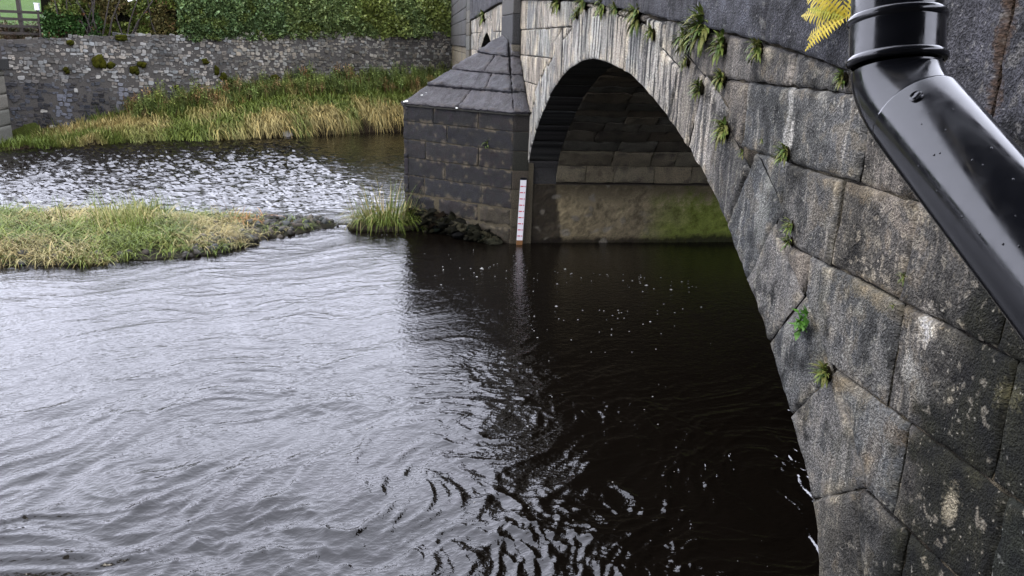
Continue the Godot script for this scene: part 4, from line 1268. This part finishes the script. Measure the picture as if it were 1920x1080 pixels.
func island() -> void:
	var mb := MB.new()
	var nx := 130; var nz := 60
	for i in nx + 1:
		for j in nz + 1:
			var x := lerpf(-14.5, -2.9, float(i) / nx); var s := lerpf(11.0, 16.0, float(j) / nz)
			mb.vert(Vector3(x, isle_h(x, s), -s), lin(0.045, 0.042, 0.03) * (1.0 + 0.4 * n2.get_noise_2d(x * 5.0, s * 5.0)))
	for i in nx:
		for j in nz:
			var b := i * (nz + 1) + j
			mb.quad(b, b + 1, b + nz + 2, b + nz + 1, Vector3.UP)
	tag(part("gravel_bar", mb.mesh(M.earth), self), "low gravel bar in midstream under the grass", "", "", "structure")
	var flow := Vector3(0.7, 0, 0.35)
	var kinds := []
	for z in 3: kinds.append(grass_clump(20, 0.46, 0.52, 0.74, 0.011, 0.10, flow * (0.3 + 0.5 * z)))
	for z in 2: kinds.append(grass_clump(9, 0.36, 0.85, 0.6, 0.009, 0.12, flow * 0.5))
	var tr := [[], [], [], [], []]; var cl := [[], [], [], [], []]
	for z in 3300:
		var x := rng.randf_range(-13.5, -3.2); var s := rng.randf_range(11.5, 15.5)
		var y := isle_h(x, s)
		if y < 0.035 + 0.13 * n1.get_noise_2d(x * 2.2, s * 2.2): continue
		if x > -4.6 and rng.randf() < 0.55 + 0.3 * sm(-4.4, -3.4, x): continue
		var pt := n1.get_noise_2d(x * 1.1, s * 1.3 + 5.0)
		var c := vary(lin(0.115, 0.15, 0.028), 0.45).lerp(vary(lin(0.33, 0.275, 0.12), 0.25), sm(-0.05, 0.4, pt + rng.randf_range(-0.35, 0.35)))
		if x > -5.0 and s > 14.2 and rng.randf() < 0.35: c = vary(lin(0.28, 0.13, 0.04), 0.25)
		var v := rng.randi() % 3
		if rng.randf() < 0.05 + 0.15 * sm(14.0, 14.8, s): v = 3 + rng.randi() % 2
		var sc := rng.randf_range(0.45, 1.3) * (0.6 if x > -4.4 else 1.0)
		# a taller stand in the middle, towards the back
		if s > 12.9 and rng.randf() < 0.75 * exp(-pow((x + 6.35 + 0.3 * n1.get_noise_2d(s * 3.0, 2.0)) / 0.48, 2.0)):
			sc = rng.randf_range(0.8, 1.75); v = 3 + rng.randi() % 2; c = c.lerp(lin(0.12, 0.18, 0.03), 0.4)
		tr[v].append(Transform3D(Basis(Vector3.UP, rng.randf_range(-0.9, 0.9)).scaled(Vector3(sc, sc, sc)), Vector3(x, y, -s)))
		cl[v].append(c)
	var G := thing("island_grass", "", "", Vector3.ZERO); tag(G, "flattened green and straw grass covering the midstream bar", "grass", "", "stuff")
	for v in 5: multi("tufts", kinds[v], tr[v], cl[v], G)
	# pebbles at its downstream tip
	var vs := rubble_variants(3, Vector3(0.5, 0.5, 0.5), 0.35)
	tr = [[], [], []]; cl = [[], [], []]
	for z in 460:
		var x := rng.randf_range(-5.2, -3.05) if z < 420 else rng.randf_range(-8.0, -5.0); var s := rng.randf_range(12.0, 14.9)
		if z >= 420: s = rng.randf_range(11.7, 12.2)
		var y := isle_h(x, s)
		if y < -0.04: continue
		var k := rng.randf_range(0.04, 0.13)
		tr[z % 3].append(Transform3D(Basis.from_euler(Vector3(rng.randf(), rng.randf() * TAU, rng.randf())) * Basis.from_scale(Vector3(k * 1.4, k * 0.8, k)), Vector3(x, y + k * 0.2, -s)))
		cl[z % 3].append(vary(lin(0.055, 0.052, 0.046), 0.5))
	var S := thing("river_pebbles", "", "", Vector3.ZERO); tag(S, "grey pebbles scattered at the tip of the grassy bar", "pebbles", "", "stuff")
	for v in 3: multi("pebbles", vs[v], tr[v], cl[v], S)
	# tuft of grass on a silt hump against the cutwater
	var T := thing("grass_tussock", "tall green and straw grass tussock at the cutwater's upstream foot", "grass", Vector3(-2.28, 0, -14.2))
	mb = lump(9, Vector3(0.75, 0.16, 0.42), 0.25, 8, 14)
	for i in mb.c.size(): mb.c[i] = lin(0.04, 0.034, 0.02)
	part("silt_hump", mb.mesh(M.earth), T)
	mb = MB.new()
	for z in 800:
		var an := rng.randf() * TAU; var r := sqrt(rng.randf())
		var at := Vector3(cos(an) * 0.55 * r, 0.08, sin(an) * 0.28 * r)
		var d := Vector3(cos(an) + rng.randf_range(-0.6, 0.9), 0, sin(an) + rng.randf_range(-0.4, 0.8)).normalized()
		var c := vary(lin(0.11, 0.145, 0.028), 0.35) if (rng.randf() < 0.55 or at.z > 0.1) else vary(lin(0.3, 0.25, 0.11), 0.25)
		var up := rng.randf_range(0.5, 1.0)
		blade(mb, at, d, rng.randf_range(0.3, 0.78), up, rng.randf_range(0.6, 1.1) * (1.1 if up < 0.9 else 0.5), 0.011, c)
	part("blades", mb.mesh(M.grass), T, "stuff")

# ------------------------------------------------------------------ water level gauge
func gauge() -> void:
	var G := thing("water_level_gauge", "narrow white gauge board with red marks on the cutwater's flank", "gauge", Vector3(-0.105, 0, -12.93))
	G.rotation = Vector3(0, 0, -0.03)
	var mb := MB.new()
	mb.box(Vector3(0, 0.5, 0), Vector3(0.095, 1.13, 0.018)); part("board", mb.mesh(M.white), G)
	mb = MB.new(); mb.box(Vector3(0, 0.0, 0.0), Vector3(0.098, 0.15, 0.022)); part("water_tinted_foot", mb.mesh(M.water_tint), G)  # brown tint painted on for the board seen through peaty water
	for k in 9:
		mb = MB.new(); mb.box(Vector3(-0.018, 0.147 + 0.1022 * k, 0.0105), Vector3(0.052, 0.017, 0.003)); part("red_mark", mb.mesh(M.red), G)
		mb = MB.new(); mb.box(Vector3(0.030, 0.147 + 0.1022 * k, 0.0105), Vector3(0.016, 0.02, 0.003)); part("red_mark", mb.mesh(M.red), G)
	mb = MB.new(); mb.box(Vector3(0.0, 1.085, -0.005), Vector3(0.10, 0.035, 0.03)); part("top_bracket", mb.mesh(M.plastic), G)

# ------------------------------------------------------------------ the house the camera looks out from
func house() -> void:
	var H := thing("stone_house", "dark stone house wall and eaves on the near bank beside the pipe", "house", Vector3(-3.6, 0, 0.4))
	var o := H.position
	var mb := MB.new(); mb.box(Vector3(-3.6, 1.5, 0.45) - o, Vector3(5.2, 5.0, 0.5), Basis(), lin(0.06, 0.056, 0.05)); part("wall", mb.mesh(M.stone), H)
	mb = MB.new(); mb.box(Vector3(-3.6, 3.86, -0.1) - o, Vector3(5.6, 0.06, 1.65), Basis(), lin(0.05, 0.045, 0.04)); part("eaves_board", mb.mesh(M.stone), H)
	mb = MB.new(); mb.box(Vector3(-3.6, 4.33, 0.4) - o, Vector3(5.7, 0.08, 2.6), Basis(Vector3(1, 0, 0), -0.45), lin(0.05, 0.05, 0.055)); part("roof", mb.mesh(M.stone), H)
	mb = MB.new()
	var path := PackedVector3Array([Vector3(-6.4, 3.90, -1.0) - o, Vector3(-0.85, 3.90, -1.0) - o])
	tube(mb, path, PackedFloat32Array([0.06, 0.06]), 16); part("gutter", mb.mesh(M.plastic), H)

# ------------------------------------------------------------------ downpipe close to the camera
func downpipe() -> void:
	var D := thing("drain_pipe", "wet black plastic downpipe bending away at an elbow, close on the right", "pipe", Vector3(-1.57, 3.1, -1.0))
	var o := D.position
	var r := 0.0545
	var top := Vector3(-1.572, 3.9, -1.21) - o
	var E1 := Vector3(-1.57, 3.137, -1.005) - o
	var up := (top - E1).normalized()
	var q1 := Vector3(-1.545, 2.957, -0.765) - o
	var q2 := Vector3(-1.525, 2.815, -0.50) - o
	# upright
	var mb := MB.new()
	tube(mb, PackedVector3Array([top, E1 + up * 0.075, E1 + up * 0.074]), PackedFloat32Array([r, r, r * 0.9])); part("upright", mb.mesh(M.plastic), D)
	# socket with its two rims
	mb = MB.new()
	var path := PackedVector3Array(); var rad := PackedFloat32Array()
	for q in [[0.0, 1.0], [0.001, 1.06], [0.004, 1.10], [0.009, 1.10], [0.012, 1.06], [0.013, 1.045], [0.052, 1.045], [0.053, 1.07], [0.056, 1.115], [0.060, 1.115], [0.063, 1.07], [0.064, 1.0]]:
		path.append(E1 + up * (0.080 - q[0])); rad.append(r * q[1])
	path.reverse(); rad.reverse()
	tube(mb, path, rad); part("socket", mb.mesh(M.plastic), D)
	# elbow
	mb = MB.new(); path = PackedVector3Array(); rad = PackedFloat32Array()
	var dn := (q1 - E1).normalized()
	var p0 := E1 + up * 0.01; var p3 := E1 + dn * 0.115
	for k in 15:
		var t := k / 14.0
		var c1 := E1 - up * 0.028; 
		path.append(p0 * (1 - t) * (1 - t) + c1 * 2.0 * t * (1 - t) + p3 * t * t); rad.append(r * 1.0)
	tube(mb, path, rad); part("elbow", mb.mesh(M.plastic), D)
	# sloping run, sleeved over the elbow
	mb = MB.new(); path = PackedVector3Array(); rad = PackedFloat32Array()
	var d2 := (q2 - p3).normalized()
	for q in [[-0.052, 1.0], [-0.051, 1.045], [-0.048, 1.055], [0.0, 1.055], [0.3, 1.055], [0.6, 1.055]]:
		path.append(p3 + d2 * q[0]); rad.append(r * q[1])
	tube(mb, path, rad)
	part("sloping_run", mb.mesh(M.plastic), D)
	# screw in the sleeve and water drops lying on it
	var side := d2.cross(Vector3.UP).normalized(); var nrm := side.cross(d2).normalized()
	mb = MB.new()
	var sp := p3 + d2 * -0.028 + (nrm * 0.72 - side * -0.69).normalized() * r * 1.05
	var sn := (sp - (p3 + d2 * -0.028)).normalized()
	var dr := MB.new()
	for z in 90:
		var t := rng.randf_range(0.0, 0.42); var an := rng.randf_range(-2.2, 1.6)
		var rd := rng.randf_range(0.0006, 0.0016)
		var nn := (nrm * cos(an) + side * sin(an)).normalized()
		var c := p3 + d2 * t + nn * r * 1.055
		var tv := nn.cross(d2)
		var mid := dr.vert(c + nn * rd * 0.55)
		var r1 := []; var r2 := []
		for i in 8:
			var ph := TAU * i / 8
			var e := d2 * cos(ph) * rng.randf_range(0.9, 1.6) + tv * sin(ph)
			r1.append(dr.vert(c + e * rd * 0.6 + nn * rd * 0.42)); r2.append(dr.vert(c + e * rd - nn * rd * 0.1))
		for i in 8:
			dr.tri(mid, r1[i], r1[(i + 1) % 8], nn); dr.quad(r1[i], r2[i], r2[(i + 1) % 8], r1[(i + 1) % 8], nn)
	part("water_drops", dr.mesh(M.drop), D, "stuff")
	tube(mb, PackedVector3Array([sp - sn * 0.003, sp + sn * 0.002, sp + sn * 0.003, sp + sn * 0.0015]), PackedFloat32Array([0.0075, 0.0075, 0.006, 0.0025]), 16)
	part("screw", mb.mesh(M.plastic), D)

# ------------------------------------------------------------------ ferns and weeds on the masonry
func ferns() -> void:
	for z in 4:
		fronds.append(frond_mesh(1.0, 0.20, 11, rng.randf_range(0.6, 1.2), Color.WHITE, true))
	var none := Color(0, 0, 0, 0)
	var rl := lump(5, Vector3.ONE, 0.5, 8, 12)
	for i in rl.c.size(): rl.c[i] = lin(0.030, 0.026, 0.014)
	root_moss = rl.mesh(M.moss)
	var L := [
		[5.76, 3.30, 0.20, 34, "largest dark fern on the bridge, overhanging the string course"],
		[6.12, 3.22, 0.13, 20, "fern hanging just left of the largest one on the string course"],
		[5.40, 3.19, 0.13, 20, "fern hanging just right of the largest one on the string course"],
		[7.40, 3.42, 0.17, 26, "bushy fern on the string course above the arch shoulder"],
		[8.64, 3.55, 0.15, 20, "fern on the string course above the arch crown, right of centre"],
		[8.12, 3.52, 0.12, 14, "small fern between two larger ones above the arch crown"],
		[10.99, 3.68, 0.20, 20, "fern at the top edge of the photo nearest the pilaster"],
		[9.9, 3.5, 0.11, 12, "brownish fern hanging below the string course over the arch crown"],
		[9.5, 3.62, 0.17, 18, "fern at the top edge of the photo over the arch crown"],
		[6.93, 3.27, 0.11, 14, "narrow brown-green fern under the bushy one on the arch shoulder"],
		[4.83, 3.17, 0.10, 18, "fern under the parapet, between the largest fern and the pipe"],
		[6.05, 3.07, 0.075, 12, "small fern on the arch ring below the largest fern"],
		[5.34, 2.98, 0.10, 18, "fern in a bed joint below the string course, right of a pair"],
		[5.73, 2.90, 0.10, 18, "fern in the arch ring, left of a pair"],
		[5.21, 2.66, 0.12, 26, "thick fern in the arch ring halfway down the right haunch"],
		[4.88, 2.55, 0.045, 8, "tiny fern just below the thick one on the haunch"],
		[4.62, 2.66, 0.04, 7, "tiny fern in the bed joint between two thicker ferns"],
		[4.33, 2.62, 0.085, 22, "round fern under the white lime streak"],
		[3.84, 3.05, 0.07, 14, "fern half hidden behind the black pipe"],
		[4.16, 2.25, 0.065, 12, "upper part of a tall yellowish fern in an upright joint"],
		[4.15, 2.16, 0.06, 10, "lower part of a tall yellowish fern in an upright joint"],
		[3.11, 2.25, 0.04, 8, "thin fern in the upright joint below the sloping pipe"],
		[3.15, 2.11, 0.028, 6, "tiny yellow-green fern at a joint crossing above the white patch"],
		[3.60, 1.60, 0.085, 26, "lowest fern on the bridge face, beside the arch edge"],
		[2.98, 2.96, 0.03, 5, "little weed peeping over the sloping pipe, upper one"],
		[2.90, 2.91, 0.03, 5, "little weed peeping over the sloping pipe, lower one"],
		[19.6, 3.72, 0.25, 14, "dark fern on the string course above the small far arch"],
	]
	for q in L:
		fern(q[4], q[0], q[1], q[2] * 1.15, none, int(q[3] * 3.0))
	# weed on the cutwater face
	fern("small weed rooted in a joint of the dark cutwater face", 13.34, 1.58, 0.13, none, 14, "joint_weed", "weed", "", -0.64, Vector3(-0.66, 0, 0.75))
	fern("low bright green weed at the waterline of the cutwater", 13.34, 0.03, 0.2, none, 10, "waterline_weed", "weed", "", -0.70, Vector3(-0.66, 0, 0.75))
	# yellow autumn fern behind the pipe
	var big := frond_mesh(1.0, 0.36, 15, 0.5, Color.WHITE, false, 0.24)
	var Y := thing("yellow_fern", "large yellow autumn fern on the parapet behind the black pipe", "fern", Vector3(-0.08, 3.33, -3.80))
	for d in [[0.10, 0.42, 0.34], [0.25, 0.05, 0.30], [0.2, -0.5, 0.26], [0.5, 0.9, 0.3], [0.6, -1.0, 0.24], [-0.3, 1.1, 0.3], [-0.5, 0.3, 0.28], [0.9, 0.3, 0.2], [0.35, 0.25, 0.22]]:
		var f := part("frond", big, Y)
		var bx := Vector3(-d[0] * 0.8 - 0.12, sin(d[1]) * 0.9, -cos(d[1]) * (1.0 if d[0] > 0 else -1.0)).normalized()
		var up := Vector3(-1, 0.3, 0.4)
		var bz := bx.cross(up).normalized()
		f.transform = Transform3D(Basis(bx, bz.cross(bx), bz).scaled_local(Vector3.ONE * d[2] * 1.05), Vector3.ZERO)
		f.material_override = M.fern_y if rng.randf() < 0.6 else M.fern_yg
	# broad-leaved hart's-tongue
	var H := thing("leafy_weed", "bright green broad-leaved plant on the bridge face beside the arch edge", "plant", Vector3(-0.02, 1.80, -3.86), "")
	for i in 30:
		var mb := MB.new()
		var an := rng.randf_range(-2.9, 2.9)
		leaf(mb, Vector3.ZERO, Vector3(-0.45, sin(an + 1.57), cos(an + 1.57) * 1.0).normalized(), rng.randf_range(0.04, 0.085), 0.036, Color.WHITE * rng.randf_range(0.75, 1.2))
		var l := part("leaf", mb.mesh(M.fern_g), H)
		l.position = Vector3(-0.01 - 0.02 * rng.randf(), rng.randf_range(-0.06, 0.045), rng.randf_range(-0.05, 0.05))

# ------------------------------------------------------------------ small things on and by the water
func small_things() -> void:
	# mossy rubble along the cutwater's foot, dark to stand for the shadowed undercut
	var R := thing("undercut_rubble", "", "", Vector3.ZERO); tag(R, "dark mossy rubble standing in for the shadowed undercut along the cutwater waterline", "rubble", "", "stuff")
	var mb := MB.new()
	for z in 130:
		var t := rng.randf()
		var hgt := lerpf(0.05, 0.36, pow(t, 0.8))
		var base := Vector3(-0.42, 0, -13.1).lerp(Vector3(-1.85, 0, -14.35), t)
		var out := Vector3(-0.66, 0, 0.75)
		var k := rng.randf_range(0.05, 0.13)
		var p := base + out * rng.randf_range(0.0, 0.14) + Vector3(0, rng.randf_range(-0.05, 1.0) * hgt, 0)
		var lm := lump(z, Vector3(k * 1.5, k * 0.8, k), 0.9, 7, 11)
		var c := vary(lin(0.014, 0.0145, 0.010), 0.4) if rng.randf() < 0.8 else vary(lin(0.06, 0.055, 0.035), 0.3)
		var i0 := mb.v.size()
		var bb := Basis(Vector3.UP, rng.randf() * TAU)
		for vv in lm.v: mb.vert(bb * vv + p, c)
		for id in lm.ix: mb.ix.append(i0 + id)
	part("rubble_heap", mb.mesh(M.moss), R, "stuff")
	# flecks of foam
	var F := thing("foam_flecks", "", "", Vector3.ZERO); tag(F, "small white foam flecks drifting on the dark water below the arch", "foam", "", "stuff")
	mb = MB.new()
	for z in 150:
		var s := 0.0; var x := 0.0
		if z < 75: # a drifting line
			x = rng.randf_range(-1.7, 2.2); s = 11.15 - 0.35 * x + rng.randfn(0.0, 0.35)
		elif z < 110:
			x = rng.randf_range(-0.6, 1.6); s = 9.2 + rng.randfn(0.0, 0.35)
		elif z < 130:
			x = rng.randf_range(-1.2, 1.0); s = rng.randf_range(6.0, 9.0)
		else:
			x = rng.randf_range(-3.6, 0.3); s = rng.randf_range(4.2, 7.0)
		var r := rng.randf_range(0.0025, 0.007) * (2.0 if rng.randf() < 0.08 else 1.0) * clampf(s / 9.0, 0.35, 1.1)
		var st := rng.randf_range(1.0, 2.2)
		var y := wave(x, s) + 0.004
		var c := mb.vert(Vector3(x, y + r * 0.5, -s))
		var ids := []
		for i in 7:
			var an := TAU * i / 7
			var q := Vector2(x + cos(an) * r * st * rng.randf_range(0.7, 1.2), s + sin(an) * r * rng.randf_range(0.7, 1.2))
			ids.append(mb.vert(Vector3(q.x, y - 0.003, -q.y)))
		for i in 7: mb.tri(c, ids[i], ids[(i + 1) % 7], Vector3.UP)
	part("flecks", mb.mesh(M.foam), F, "stuff")
